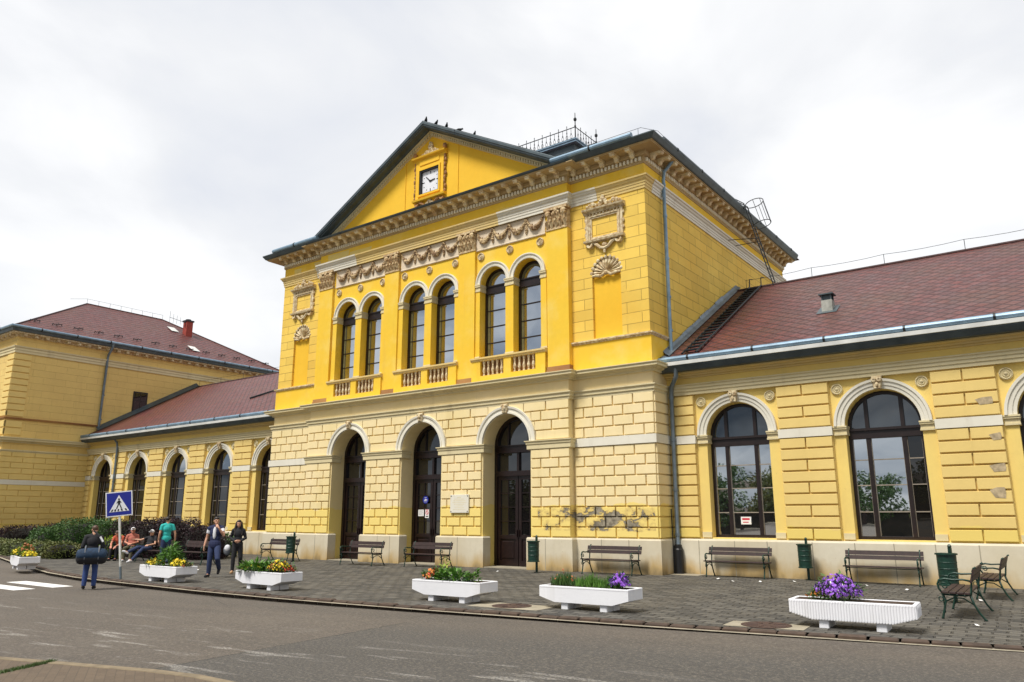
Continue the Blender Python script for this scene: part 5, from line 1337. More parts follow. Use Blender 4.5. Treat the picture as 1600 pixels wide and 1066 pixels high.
shrub('shrub','large rounded green shrub behind the crossing sign','shrub',[(-41.6,18.2,1.5,1.3,1.25),(-39.7,18.6,1.9,1.4,1.62),(-37.8,18.9,1.3,1.2,1.5)],M['leafd'],900,.09,.028)
shrub('hedge','dark purple hedge behind the seated men','hedge',[(-36.4,19.1,1.3,1.0,1.52),(-34.4,19.1,1.3,1.0,1.6),(-32.7,19.2,1.2,1.0,1.6),(-31.2,19.3,1.0,.9,1.32)],M['purple'],1400,.07,.028)
shrub('shrub','small green bush at the right end of the purple hedge','shrub',[(-31.8,20.8,.6,.5,.95)],M['leafd'],420,.12,.035)
shrub('hedge','low spreading olive green hedge at far left','hedge',[(-50.0,17.9,2.2,.9,.55),(-46.6,17.4,2.2,.9,.58),(-43.2,16.7,2.0,.85,.62),(-40.4,16.3,1.7,.8,.66),(-38.2,16.1,1.2,.8,.62),(-36.6,16.1,.8,.7,.66)],M['olivel'],800,.10,.028)
shrub('shrub','yellow green tuft behind the backpack','shrub',[(-34.3,17.0,.45,.4,.9)],M['leafy'],360,.13,.04)
# ---- low building across the square, seen in the window glass
sh_ = thing('shed','long low dark shed across the square, mirrored in the wing windows','shed',(-25,-34,ZR))
m = MB(); m.box(-60,8,-38,-34,ZR-.1,3.0); m.build('wall', M['shed'], sh_)
m = MB(); m.add([(-61,-33.4,2.9),(9,-33.4,2.9),(9,-36,4.1),(-61,-36,4.1)], [(0,1,2,3)]); m.add([(-61,-38.6,2.9),(9,-38.6,2.9),(9,-36,4.1),(-61,-36,4.1)], [(0,1,2,3)]); m.build('roof', M['kerb'], sh_)
# ---- trees across the square, seen in the window glass
def tree(lab, x, y, h, r, leaf):
    t = thing('street_tree', lab, 'tree', (x,y,ZR), RN.uniform(0,6), 'trees across the square')
    m = MB(); m.tube([(0,0,0),(.05,.03,h*.2),(-.04,.06,h*.45),(.05,0,h*.8)], [.22,.17,.12,.04], 8); C_ = []
    for k in range(9):
        a = k*2.4; z = h*(.32+.06*k); e = Vector((cos(a)*r*.75,sin(a)*r*.75,z+h*.12+RN.uniform(0,.6))); m.tube([(0,0,z-.4),tuple(e*.5+Vector((0,0,z*.45))),tuple(e)], [.07,.05,.02], 5); C_.append((e,RN.uniform(.6,1.0)*r*.55))
    C_.append((Vector((0,0,h*.92)),r*.5)); m.build('trunk', M['wood'], t, world=False)
    m = MB()
    for c,q in C_:
        for k in range(330): leafquad(m, c+rvec()*q*RN.random()**.4, rvec(), rvec(), .30, .12)
    m.build('crown', leaf, t, world=False, recalc=False)
for k,(x,y,h,r) in enumerate(((-52,-27,7.5,2.8),(-44,-30,8.5,3.0),(-37,-27,6.5,2.6),(-30,-29,8,3.0),(-23,-27,7,2.7),(-17,-30,8.5,3.0),(-10,-27,6.5,2.5))):
    h *= .74
    tree('%s tree across the square, mirrored in the glass' % ('broad','tall','low','full crowned','slim','spreading','small')[k], x, y, h, r, M['leafd'] if k % 2 else M['olivel'])
# ================================================================== signs
SB = Vector((-22.72,11.68,0)); tl = radians(6.8)
sg_ = thing('crossing_sign','blue pedestrian crossing sign on a leaning grey post','road sign',SB,0)
face = Vector((0.80,-.60,0)).normalized(); uu = Vector((.60,.80,0)).normalized(); up = (Vector((0,0,1))*cos(tl)-uu*sin(tl)); uu2 = uu*cos(tl)+Vector((0,0,1))*sin(tl)
SFr = lambda u,v,d=0: tuple(uu2*u+up*v+face*d)
def wl(fn): return fn
m = MB(); m.tube([SFr(0,-.02,-.04),SFr(0,2.35,-.04)], .033, 10); m.build('post', M['zincw'], sg_, world=False)
m = MB(); m.tube([SFr(0,-.0,-.04),SFr(0,.35,-.04)], .035, 10); m.build('post_sleeve', M['pipe'], sg_, world=False)
pc, hs = 2.13, .355
M['s_blue'] = plain('sign_blue', (.010,.020,.26), .4, 0, .06); M['s_white'] = plain('sign_white', (.80,.80,.82), .4, 0, .04); M['s_red'] = plain('sign_red', (.55,.02,.04), .4, 0, .05); M['paper'] = plain('notice_paper', (.80,.79,.76), .6, 0, .05)
m = MB(); m.fext(SFr, [(-hs,pc-hs),(hs,pc-hs),(hs,pc+hs),(-hs,pc+hs)], -.012, .0, 0, 0, True); m.build('sign_plate', M['s_white'], sg_, world=False)
m = MB(); q = hs-.03; m.fext(SFr, [(-q,pc-q),(q,pc-q),(q,pc+q),(-q,pc+q)], 0, .003); m.build('blue_field', M['s_blue'], sg_, world=False)
m = MB(); m.fext(SFr, [(-.265,pc-.22),(.265,pc-.22),(0,pc+.255)], .003, .006); m.build('white_triangle', M['s_white'], sg_, world=False)
m = MB(); Z0 = .006; Z1 = .009
m.fdisc(SFr, 0, pc+.135, [(.026,Z0),(.026,Z1)], 12)
for pts in ([(-.025,pc+.10),(.025,pc+.10),(.03,pc-.01),(-.03,pc-.01)],[(-.03,pc+.09),(-.07,pc+.02),(-.055,pc+.01),(-.02,pc+.06)],[(.03,pc+.09),(.065,pc+.03),(.05,pc+.02),(.02,pc+.06)],
            [(-.03,pc-.01),(.0,pc-.01),(-.055,pc-.135),(-.085,pc-.135)],[(.0,pc-.01),(.03,pc-.01),(.075,pc-.135),(.045,pc-.135)],
            [(-.19,pc-.145),(-.15,pc-.145),(-.18,pc-.205),(-.225,pc-.205)],[(-.03,pc-.145),(.0,pc-.145),(-.01,pc-.205),(-.05,pc-.205)],[(-.115,pc-.145),(-.075,pc-.145),(-.09,pc-.205),(-.135,pc-.205)],[(.04,pc-.145),(.08,pc-.145),(.10,pc-.205),(.055,pc-.205)],[(.14,pc-.145),(.18,pc-.145),(.215,pc-.205),(.17,pc-.205)]): m.fext(SFr, pts, Z0, Z1)
m.build('walker_symbol', M['black'], sg_, world=False)
m = MB(); 
for v in (pc-.2,pc+.2): m.fext(SFr, [(-.06,v-.02),(.06,v-.02),(.06,v+.02),(-.06,v+.02)], -.07, -.012, 0, 0, True)
m.build('bracket', M['zincw'], sg_, world=False)
# memorial plaque
PQ = frame(0,YR-.088,'front'); px0, px1, pz0, pz1 = -19.27,-18.38,1.90,2.56; cxp = (px0+px1)/2
t = thing('memorial_plaque','square white marble plaque with dark corner bolts between middle and right doors','plaque',(cxp,YR-.05,pz0)); 
m = MB(); m.fext(PQ, [(px0,pz0),(px1,pz0),(px1,pz1),(px0,pz1)], 0, .045, .006); m.build('slab', M['white'], t)
m = MB()
for x in (px0+.05,px1-.05):
    for z in (pz0+.05,pz1-.05): m.fdisc(PQ, x, z, [(.02,.044),(.02,.055),(.0,.062)], 10)
m.build('bolt', M['iron'], t)
z = pz1-.10
for L,hh in ((.18,.03),(.46,.022),(.60,.026),(.66,.022),(.50,.022),(.36,.018),(.44,.018),(.56,.018)):
    x = -L/2; m = MB()
    while x < L/2:
        wv = RN.uniform(.015,.06); m.fbox(PQ, cxp+x, cxp+min(x+wv,L/2), z-hh/2, z+hh/2, .045, .0462); x += wv+.014
    z -= .062; m.build('engraved_line', M['trim'], t)
# notices on the middle door
ND = frame(0,YR+.80-.11,'front')
t = thing('door_sticker','round blue sticker with a white train mark on the middle door','sticker',(-21.28,YR+.69,2.42)); m = MB(); m.fdisc(ND,-21.28,2.42,[(.15,0),(.15,.004)],24); m.build('disc', M['s_blue'], t)
m = MB(); m.fext(ND,[(-21.37,2.38),(-21.19,2.40),(-21.20,2.44),(-21.27,2.43),(-21.29,2.46),(-21.33,2.42)],.004,.006); m.fbox(ND,-21.36,-21.20,2.335,2.345,.004,.006); m.fbox(ND,-21.34,-21.22,2.49,2.505,.004,.006); m.build('mark', M['s_white'], t)
t = thing('notice_sheet','white printed notice on the middle door beside a red marked one','notice',(-21.5,YR+.69,1.8)); m = MB(); m.fbox(ND,-21.66,-21.36,1.79,2.04,0,.004); m.build('sheet', M['paper'], t)
m = MB()
for k,z in enumerate((2.0,1.96,1.92,1.88,1.84)): m.fbox(ND,-21.63,-21.40-.03*(k%2),z-.008,z+.004,.004,.005)
m.build('print', M['pipe'], t)
t = thing('notice_sheet','narrow white notice with red ring sign on the middle door','notice',(-21.19,YR+.69,1.75)); m = MB(); m.fbox(ND,-21.29,-21.08,1.72,2.05,0,.004); m.build('sheet', M['paper'], t)
m = MB(); m.fring(ND,-21.185,1.92,[(.055,.004),(.055,.006),(.08,.006),(.08,.004)],0,2*pi,20); m.fext(ND,[(-21.235,1.955),(-21.22,1.97),(-21.135,1.885),(-21.15,1.87)],.004,.006); m.fbox(ND,-21.27,-21.10,2.015,2.04,.004,.005); m.build('red_mark', M['s_red'], t)
m = MB(); m.fbox(ND,-21.25,-21.12,1.76,1.80,.004,.005); m.build('print', M['black'], t)
NW = frame(0,YW+.345,'front')
t = thing('notice_sheet','small white notice with red print low in the first wing window','notice',(-8.74,YW+.34,1.53)); m = MB(); m.fbox(NW,-8.90,-8.58,1.52,1.75,0,.004); m.build('sheet', M['paper'], t)
m = MB(); m.fbox(NW,-8.86,-8.62,1.65,1.71,.004,.005); m.fbox(NW,-8.84,-8.66,1.57,1.60,.004,.005); m.build('print', M['s_red'], t)
# pigeons along the pediment rake
def pigeon(x, rz, lab, sc=1.0, up=.55):
    z = az_top(x); t = thing('pigeon', lab, 'bird', (x, YT-.45, z), rz, 'pigeons on the pediment ridge'); m = MB()
    s = MB(); 
    for k in range(9):
        f = k/8
    m.tube([(0,-.17*sc,.12*sc+.10*up*sc),(0,-.12*sc,.17*sc),(0,-.04*sc,.13*sc),(0,.06*sc,.10*sc),(0,.15*sc,.06*sc),(0,.26*sc,.02*sc)], [.012*sc,.035*sc,.065*sc,.07*sc,.045*sc,.022*sc], 8); m.ball((0,-.13*sc,.20*sc), (.034*sc,.04*sc,.034*sc), 8)
    m.tube([(0,-.165*sc,.20*sc),(0,-.20*sc,.19*sc)], [.010,.003], 5)
    m.build('body', M['iron'], t, smooth=True, world=False)
    m = MB(); 
    for sx in (-.025,.025): m.tube([(sx,0,.0),(sx,.0,.09*sc)], .006, 5)
    m.build('leg', M['rustiron'], t, world=False)
def az_top(x): return az - (az-ez)*abs(x-ax)/ex - .02
pigeon(ax+.02, .9, 'pigeon perched on the very peak of the pediment, tail to the right', 1.0)
pigeon(ax+.62, 1.2, 'upright pigeon second from the peak of the pediment', .95)
pigeon(ax+1.22, .9, 'low pigeon in the middle of the row on the pediment slope', .95)
pigeon(ax+1.95, 2.6, 'small pigeon fourth along the pediment slope', .9)
pigeon(ax+2.75, 1.0, 'last and lowest pigeon on the pediment slope', .8)
# scraps of paper
for k in range(11):
    x, y = ((-7.6,21.6),(-8.3,21.3),(-8.9,21.9),(-6.9,22.2),(-5.0,22.0),(-3.9,21.3),(-3.0,17.2),(-1.8,15.0),(-2.2,19.5),(-15.9,20.6),(-24.5,15.2))[k]
    m = MB(); a = RN.uniform(0,3); w_ = RN.uniform(.05,.09); c_, s_ = cos(a), sin(a)
    m.add([(c_*p-s_*q,s_*p+c_*q,z) for p,q,z in ((-w_,-.03,.012),(0,-.035,.03),(w_,-.02,.010),(w_*.9,.035,.02),(0,.03,.04),(-w_,.035,.016))], [(0,1,4,5),(1,2,3,4)])
    o = m.build('paper_scrap', M['paper'], recalc=False); o.location = (x,y,0); tag(o, 'small white scrap of paper lying on the setts', 'litter', 'paper scraps on the forecourt')
# ================================================================== people
def fuse(mb, name, mat, vox, parent, it=2):
    """weld overlapping closed solids into one continuous skin"""
    me = mb.mesh('tmp_'+name, mat, recalc=True); o = bpy.data.objects.new('tmp_'+name, me); COL.objects.link(o)
    r = o.modifiers.new('r','REMESH'); r.mode = 'VOXEL'; r.voxel_size = vox
    s = o.modifiers.new('s','SMOOTH'); s.factor = .5; s.iterations = it
    dg = bpy.context.evaluated_depsgraph_get(); out = bpy.data.meshes.new_from_object(o.evaluated_get(dg)); out.name = name
    bpy.data.objects.remove(o); out.materials.clear(); out.materials.append(mat)
    out.polygons.foreach_set('use_smooth', [True]*len(out.polygons)); out.polygons.foreach_set('material_index', [0]*len(out.polygons))
    return link(name, out, parent, False)
def ell(mb, c, r, m3=None, n=14):
    q = MB(); q.ball((0,0,0), r, n); mat = Matrix.Translation(Vector(c)) @ (m3.to_4x4() if m3 else Matrix())
    mb.merge(q, mat)
V = lambda *a: Vector(a)
M['skin'] = plain('skin', (.56,.30,.19), .55, 0, .05, 20); M['skin_red'] = plain('sunburnt_skin', (.58,.24,.15), .55, 0, .05, 20)
M['hair_d'] = plain('dark_hair', (.022,.014,.010), .5, 0, .3, 60, .4); M['hair_b'] = plain('brown_hair', (.075,.035,.018), .5, 0, .3, 60, .4)
cloth = lambda n, c, v=.18: plain(n, c, .85, 0, v, 14, .25)
for k, c in dict(teal=(.03,.44,.40), navy=(.012,.018,.062), jeans=(.030,.060,.19), djeans=(.024,.038,.10), blackc=(.012,.012,.015), whitec=(.72,.72,.74), salmon=(.42,.13,.09), orange=(.48,.09,.04), khaki=(.10,.09,.05), greyc=(.14,.15,.17), tan=(.42,.26,.13)).items(): M[k] = cloth('cloth_'+k, c)
def stand():
    return dict(hip=V(0,0,.95), chest=V(0,.01,1.30), neck=V(0,.015,1.50), head=V(0,-.015,1.645), yaw=0, pitch=0,
      sh=[V(-.185,.01,1.435),V(.185,.01,1.435)], el=[V(-.235,.03,1.15),V(.235,.03,1.15)], wr=[V(-.25,-.05,.90),V(.25,-.05,.90)], hd=[V(0,-.15,-1),V(0,-.15,-1)], hn=[V(1,0,0),V(-1,0,0)],
      kn=[V(-.10,-.02,.51),V(.10,-.02,.51)], an=[V(-.105,.03,.09),V(.105,.03,.09)], to=[V(-.125,-.15,.03),V(.125,-.15,.03)])
def hand(mb, w, d, n, s, side, curl=.5):
    d = d.normalized(); n = (n - d*n.dot(d)).normalized(); x = d.cross(n)*side
    m3 = Matrix((x,n,d)).transposed(); ell(mb, w+d*.045*s, (.040*s,.019*s,.052*s), m3, 10)
    for k,(o,L) in enumerate(((-.029,.066),(-.010,.076),(.010,.072),(.028,.056))):
        p = w+d*.085*s+x*o*s; a = curl*.5; q1 = p+(d*cos(a)+n*sin(a))*L*.5*s; a = curl*1.4; q2 = q1+(d*cos(a)+n*sin(a))*L*.32*s; a = curl*2.1; q3 = q2+(d*cos(a)+n*sin(a))*L*.22*s
        mb.tube([p-d*.02*s,p,q1,q2,q3], [.0105*s,.0105*s,.0098*s,.009*s,.007*s], 7)
    p = w+d*.025*s-x*.030*s; mb.tube([p,p+(d*.6-x*.7+n*.25)*.035*s,p+(d*1.2-x*.8+n*.55)*.055*s], [.014*s,.0115*s,.008*s], 7)
def person(lab, loc, rz, S, P, top, sleeve, bottom, shoes, hair, style='short', skin='skin', cap=None, curl=(.5,.5), vest=None, girl=False, shorts=False):
    t = thing('person', lab, 'person', loc, rz); K = lambda v: v*S
    hip, ch, nk, hd = K(P['hip']), K(P['chest']), K(P['neck']), K(P['head'])
    sh, el, wr, kn, an, to = ([K(v) for v in P[k]] for k in ('sh','el','wr','kn','an','to'))
    up = (nk-hip).normalized(); sx = (sh[1]-sh[0]).normalized(); fw = sx.cross(up).normalized()*1; fw = -fw if fw.dot(V(0,-1,0)) < 0 and abs(fw.y) > .2 else fw; bx = up.cross(fw).normalized(); T3 = Matrix((bx, -fw, up)).transposed()
    hy = Matrix.Rotation(P['yaw'],3,'Z') @ Matrix.Rotation(P['pitch'],3,'X'); hf = hy @ V(0,-1,0); hu = hy @ V(0,0,1); hx = hy @ V(1,0,0)
    hips = [hip+bx*.085*S*(-1) - up*.03*S, hip+bx*.085*S - up*.03*S]
    w = .90 if girl else 1.0
    def torso(m, g, low=True):
        ell(m, hip+up*(.02-.6*g)*S, ((.158*(1.02 if girl else 1)+g*1.35)*S,(.108+g*1.5)*S,(.125+g*2.6)*S), T3); mid = hip.lerp(ch,.52); ell(m, mid, ((.138*w+g)*S,(.094+g)*S,(.16)*S), T3)
        ell(m, ch+up*.01*S, ((.165*w+g)*S,(.112+g)*S,(.175+g*.5)*S), T3)
        m.tube([sh[0]+up*.005*S, ch.lerp(nk,.62), sh[1]+up*.005*S], [(.046+g)*S,(.075+g)*S,(.046+g)*S], 12)
        for k in (0,1): ell(m, sh[k]-up*.008*S, ((.052+g)*S,)*3); m.tube([nk+up*.005*S, nk.lerp(sh[k],.45)+up*.0*S, sh[k]-up*.012*S], [(.045+g*.6)*S,(.048+g*.7)*S,(.046+g)*S], 10)
    def arm(m, k, g, to_=1.0):
        a = [sh[k], sh[k].lerp(el[k],.5), el[k], el[k].lerp(wr[k],.35), wr[k]]; r = [.052*w,.046*w,.040*w,.040*w,.027*w]
        if to_ < 1: a = a[:2]+[sh[k].lerp(el[k],to_)]; r = r[:2]+[.047*w]
        m.tube(a, [(q+g)*S for q in r], 12); 
        if to_ >= 1: ell(m, el[k], ((.040*w+g)*S,)*3, None, 10)
    def leg(m, k, g, upto=1.0, flare=0):
        h = hips[k]; a = [h, h.lerp(kn[k],.45), kn[k], kn[k].lerp(an[k],.35), an[k]]; r = [.088,.078,.056,.054,.038]
        if upto < 1: a = a[:3]; r = r[:3]
        m.tube(a, [(q*w+g+flare*(i/4))*S for i,q in enumerate(r)], 14); ell(m, kn[k], ((.056*w+g)*S,)*3, None, 10)
    b = MB(); torso(b, 0)
    b.tube([ch.lerp(nk,.6), nk+up*.02*S, hd-hu*.06*S+V(0,0,0)], [.062*S,.054*S,.052*S], 12)
    H3 = Matrix((hx,-hf,hu)).transposed()
    ell(b, hd+hu*.015*S-hf*.008*S, (.074*S,.094*S,.105*S), H3, 18); ell(b, hd-hu*.055*S+hf*.030*S, (.055*S,.060*S,.062*S), H3, 14)
    ell(b, hd-hu*.012*S+hf*.098*S, (.014*S,.020*S,.026*S), H3, 8); ell(b, hd+hu*.022*S+hf*.078*S, (.052*S,.020*S,.014*S), H3, 10); ell(b, hd-hu*.092*S+hf*.068*S, (.022*S,.02*S,.018*S), H3, 8)
    for sg in (-1,1): ell(b, hd+hx*sg*.078*S-hu*.008*S-hf*.008*S, (.012*S,.022*S,.032*S), H3, 8)
    for k in (0,1):
        arm(b, k, 0); hand(b, wr[k], K(P['hd'][k]), P['hn'][k], S, 1 if k == 0 else -1, curl[k]); leg(b, k, 0)
        b.tube([an[k], an[k].lerp(to[k],.5)+V(0,0,.01*S), to[k]], [.036*S,.036*S,.028*S], 10)
    fuse(b, 'body', M[skin], .0095*S, t)
    for sg in (-1,1):
        m = MB(); ell(m, hd+hx*sg*.030*S+hu*.004*S+hf*.083*S, (.0125*S,.008*S,.007*S), H3, 8); m.build('eye', M['black'], t, smooth=True, world=False)
    m = MB(); ell(m, hd-hu*.058*S+hf*.089*S, (.022*S,.008*S,.006*S), H3, 8); m.build('mouth', M['salmon'], t, smooth=True, world=False)
    m = MB(); torso(m, .016)
    if sleeve: 
        for k in (0,1): arm(m, k, .016, sleeve)
    fuse(m, 'jacket' if sleeve >= 1 else 'shirt', M[top], .013*S, t)
    m = MB(); ell(m, hip-up*.02*S, (.166*w*S,.118*S,.125*S), T3)
    for k in (0,1): leg(m, k, .016, .5 if shorts else 1.0, .006)
    fuse(m, 'trousers', M[bottom], .013*S, t)
    if vest:
        m = MB(); torso(m, .026); vo = fuse(m, 'vest', M[vest], .012*S, t)
        fr_ = MB(); ell(fr_, ch+fw*.112*S-up*.01*S, (.056*S,.034*S,.185*S), T3, 12); fr_.build('shirt_front', M['whitec'], t, smooth=True, world=False)
    for k in (0,1):
        m = MB(); d = (to[k]-an[k]); d.z = 0; d.normalize(); m.tube([an[k]-d*.035*S-V(0,0,.045*S), an[k]+V(0,0,-.03*S)+d*.02*S, an[k].lerp(to[k],.6)-V(0,0,.0), to[k]+d*.02*S+V(0,0,.008*S)], [.040*S,.046*S,.046*S,.034*S], 10)
        fuse(m, 'shoe', M[shoes], .011*S, t, 1)
    m = MB()
    ell(m, hd+hu*.034*S-hf*.022*S, (.084*S,.094*S,.094*S), H3, 14); ell(m, hd+hu*.072*S+hf*.030*S, (.070*S,.072*S,.048*S), H3, 12)
    if style == 'long':
        for a in (-1,-.5,0,.5,1): m.tube([hd+hu*.05*S-hf*.03*S+hx*a*.06*S, hd-hu*.06*S-hf*(.085-.07*abs(a))*S+hx*a*.085*S, nk-up*.06*S-hf*(.10-.13*abs(a))*S+hx*a*.12*S, ch-up*.05*S-hf*(.12-.22*abs(a))*S+hx*a*.11*S], [.05*S,.048*S,.042*S,.018*S], 8)
    fuse(m, 'hair', M[hair], .011*S, t, 1)
    if cap:
        m = MB(); ell(m, hd+hu*.055*S-hf*.008*S, (.088*S,.104*S,.082*S), H3, 16); c = hd+hu*.055*S+hf*.10*S
        m.add([tuple(c+hx*x*S+hf*y*S+hu*z*S) for z in (0,-.012) for x,y in ((-.075,-.02),(-.06,.05),(-.025,.075),(.025,.075),(.06,.05),(.075,-.02))], [(0,1,2,3,4,5),(11,10,9,8,7,6)]+[(i,(i+1)%6,6+(i+1)%6,6+i) for i in range(6)])
        m.build('cap', M[cap], t, smooth=True, angle=40, world=False)
    return t
M['holdall'] = cloth('holdall_blue', (.010,.030,.065), .4)
# man seen from behind with a holdall
P = stand(); P['sh'] = [V(-.185,.02,1.43),V(.185,-.02,1.45)]; P['wr'] = [V(-.20,-.20,1.02),V(.25,-.10,.95)]; P['el'] = [V(-.26,.02,1.16),V(.26,.03,1.17)]; P['yaw'] = .35; P['pitch'] = .15
P['an'] = [V(-.13,.06,.09),V(.12,-.02,.09)]; P['to'] = [V(-.16,-.11,.03),V(.15,-.19,.03)]; P['kn'] = [V(-.12,.0,.51),V(.11,-.05,.51)]
bag_loc = Vector((-21.62,10.28,ZR+.006))
person('man in black top and blue jeans seen from behind carrying a big holdall', bag_loc, radians(-118), .93, P, 'blackc', 1.0, 'jeans', 'blackc', 'hair_b')
t = thing('holdall','large blue and black holdall slung behind the man at the crossing','bag', bag_loc+Vector((.21,-.10,.66)), radians(-118))
m = MB(); 
for k in range(1): m.tube([(x,0,.22+.02*cos(x*6)) for x in (-.36,-.33,-.26,-.1,.1,.26,.33,.36)], [.10,.175,.205,.215,.215,.205,.175,.10], 18, flat=.8)
m.build('bag_body', M['holdall'], t, smooth=True, world=False)
m = MB(); m.tube([(x,0,.15) for x in (-.365,-.33,-.26,0,.26,.33,.365)], [.07,.155,.19,.195,.19,.155,.07], 16, flat=.86); m.build('bag_base', M['blackc'], t, smooth=True, world=False)
m = MB()
for x in (-.16,.16): m.tube([(x+.0*cos(a),.19*sin(a)*1.0,.22+.235*cos(a)) for a in [pi*2*q/20 for q in range(20)]], .018, 6, closed=True)
m.build('webbing', M['greyc'], t, world=False)
m = MB(); m.tube([(-.34,.06,.36),(-.22,.06,.56),(-.12,.02,.72),(.02,-.10,.84)], .022, 6); m.build('strap', M['blackc'], t, world=False)
m = MB(); m.tube([(-.23,.085,.56),(-.15,.06,.69)], .026, 6); m.build('strap_pad', M['whitec'], t, world=False)
# standing man in turquoise
P = stand(); P['yaw'] = -.7; P['wr'] = [V(-.30,.02,.88),V(.27,-.02,.90)]; P['el'] = [V(-.29,.05,1.14),V(.25,.05,1.15)]
person('man standing in turquoise t-shirt and dark jeans, back turned', (-28.5,16.25,0), radians(-112), 1.0, P, 'teal', .62, 'djeans', 'blackc', 'hair_d')
# walking man with vest, hand to the mouth
P = stand(); P['sh'] = [V(-.19,.01,1.43),V(.185,.0,1.44)]; P['el'] = [V(-.26,.03,1.15),V(.27,-.10,1.22)]; P['wr'] = [V(-.29,-.06,.90),V(.13,-.22,1.46)]; P['hd'] = [V(-.05,-.2,-1),V(-.6,.25,.75)]; P['hn'] = [V(1,0,0),V(-.5,.8,0)]; P['yaw'] = .55; P['pitch'] = -.05
P['kn'] = [V(-.10,-.05,.51),V(.17,-.20,.55)]; P['an'] = [V(-.12,.0,.09),V(.12,.20,.24)]; P['to'] = [V(-.15,-.18,.03),V(.13,.10,.09)]
person('man walking in navy vest over white t-shirt, hand raised to mouth', (-21.15,13.6,.006), radians(40), .985, P, 'whitec', .55, 'djeans', 'blackc', 'hair_d', curl=(.5,1.1), vest='navy')
# young woman
P = stand(); P['el'] = [V(-.24,.05,1.17),V(.24,.04,1.16)]; P['wr'] = [V(-.08,-.17,1.06),V(.10,-.16,1.07)]; P['hd'] = [V(.9,-.25,0),V(-.9,-.25,0)]; P['hn'] = [V(0,.9,.2),V(0,.9,.2)]
P['sh'] = [V(-.165,.01,1.42),V(.165,.01,1.42)]; P['kn'] = [V(-.10,-.06,.51),V(.13,-.03,.51)]; P['an'] = [V(-.10,-.06,.09),V(.13,.16,.13)]; P['to'] = [V(-.12,-.24,.03),V(.14,.02,.035)]; P['yaw'] = .1
girl_loc = Vector((-22.0,14.95,.006))
person('young woman with long dark hair walking in black jacket and black trousers', girl_loc, radians(48), .935, P, 'blackc', 1.0, 'blackc', 'tan', 'hair_d', 'long', girl=True)
t = thing('handbag','pale grey bag hanging at the side of the long haired woman','bag', girl_loc+Vector((-.20,-.10,.55)), radians(48))
m = MB(); m.ball((-.10,0,.17), (.12,.07,.17), 12, jit=.06); m.build('bag_body', M['greyc'], t, smooth=True, world=False); m = MB(); m.ball((-.10,-.03,.22), (.09,.06,.11), 10, jit=.08); m.build('flap', M['whitec'], t, smooth=True, world=False)
m = MB(); m.tube([(-.20,0,.26),(-.12,.02,.62),(-.04,0,.30)], .012, 6); m.build('strap', M['blackc'], t, world=False)
# seated three
def sit():
    P = stand(); P['hip'] = V(0,.02,.56); P['chest'] = V(0,.10,.88); P['neck'] = V(0,.10,1.08); P['head'] = V(0,.05,1.22)
    P['sh'] = [V(-.185,.10,1.01),V(.185,.10,1.01)]; P['el'] = [V(-.25,.02,.76),V(.25,.02,.76)]; P['wr'] = [V(-.06,-.18,.70),V(.06,-.20,.70)]; P['hd'] = [V(.9,-.3,-.1),V(-.9,-.3,-.1)]; P['hn'] = [V(0,.6,-.6),V(0,.6,-.6)]
    P['kn'] = [V(-.13,-.42,.52),V(.13,-.42,.52)]; P['an'] = [V(-.13,-.45,.09),V(.13,-.47,.09)]; P['to'] = [V(-.15,-.63,.03),V(.15,-.65,.03)]; return P
P = sit(); P['chest'] = V(0,-.08,.84); P['neck'] = V(0,-.18,1.02); P['head'] = V(0,-.29,1.12); P['pitch'] = .45; P['yaw'] = .4; P['sh'] = [V(-.18,-.13,.97),V(.18,-.13,.97)]; P['el'] = [V(-.22,-.28,.70),V(.22,-.30,.70)]; P['wr'] = [V(-.10,-.50,.62),V(.10,-.50,.60)]; P['hd'] = [V(.3,-.6,-.6),V(-.3,-.6,-.6)]
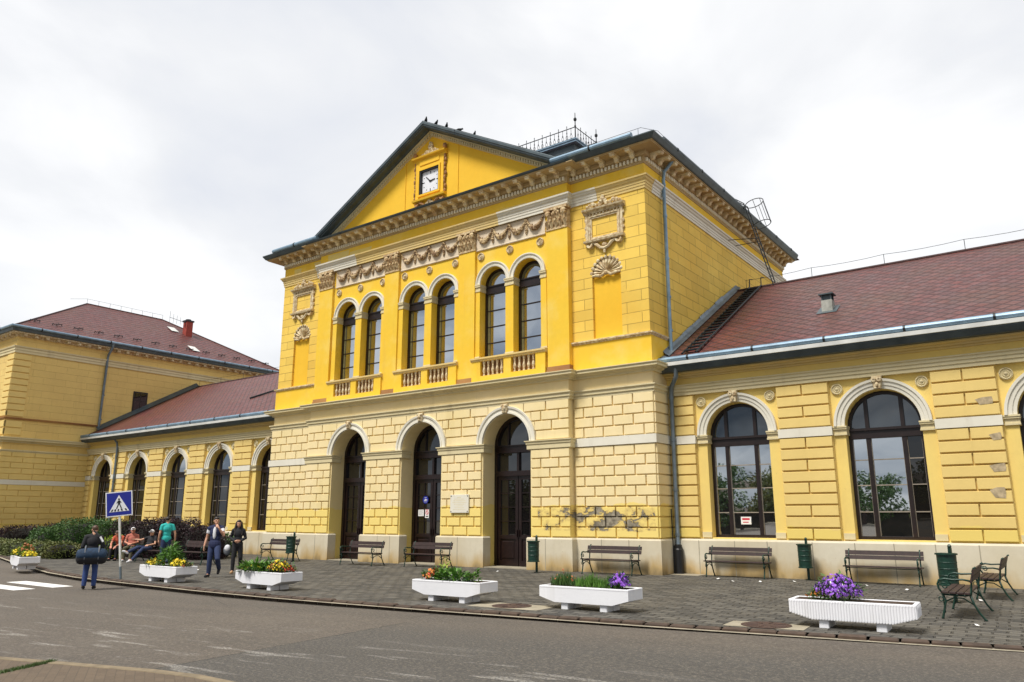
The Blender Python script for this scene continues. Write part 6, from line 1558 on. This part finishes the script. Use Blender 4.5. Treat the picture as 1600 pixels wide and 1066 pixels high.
person('man in orange sleeved top bent forward on the dark bench, left of the capped man', (-33.0,16.78,-.01), radians(35), .98, P, 'orange', .6, 'blackc', 'blackc', 'hair_b', skin='skin_red')
P = sit(); P['yaw'] = .25
person('man in white cap and salmon shirt seated with arms in his lap', (-32.1,16.8,-.01), radians(48), 1.0, P, 'salmon', .55, 'khaki', 'whitec', 'hair_b', skin='skin_red', cap='whitec')
P = sit(); P['hip'] = V(0,.02,.56); P['chest'] = V(-.0,.16,.84); P['neck'] = V(.0,.20,1.03); P['head'] = V(.0,.15,1.16); P['sh'] = [V(-.185,.17,.96),V(.185,.17,.96)]; P['el'] = [V(-.36,.0,.88),V(.25,.05,.72)]; P['wr'] = [V(-.60,-.06,.90),V(.12,-.18,.68)]; P['hd'] = [V(-1,-.1,.05),V(-.9,-.3,-.1)]; P['hn'] = [V(0,-.2,-1),V(0,.6,-.6)]
P['kn'] = [V(-.20,-.40,.60),V(.05,-.45,.54)]; P['an'] = [V(-.42,-.70,.42),V(-.18,-.75,.12)]; P['to'] = [V(-.55,-.84,.46),V(-.24,-.94,.04)]
person('man in black t-shirt and white fronted cap lounging on the bench with a leg up', (-30.85,16.86,-.01), radians(28), .98, P, 'blackc', .55, 'djeans', 'whitec', 'hair_d', cap='whitec', curl=(.2,.5))
# rucksack by the bench
t = thing('rucksack','blue and grey rucksack standing left of the seated men','bag',(-32.6,15.35,0),.5); m = MB()
ell(m,(0,0,.30),(.19,.14,.31)); ell(m,(0,-.12,.18),(.14,.09,.16)); fuse(m,'pack',M['navy'],.02,t)
m = MB(); m.tube([(-.10,.10,.50),(-.14,.22,.36),(-.12,.13,.12)],.022,6); m.tube([(.10,.10,.50),(.14,.22,.36),(.12,.13,.12)],.022,6); m.tube([(-.04,0,.60),(0,0,.67),(.04,0,.60)],.014,6); m.build('strap',M['greyc'],t,world=False)
m = MB(); m.tube([(-.12,-.14,.42),(-.10,-.17,.30),(-.11,-.20,.16)],.03,6); m.tube([(.0,-.15,.5),(.02,-.20,.3)],.02,6); m.build('webbing',M['whitec'],t,world=False)
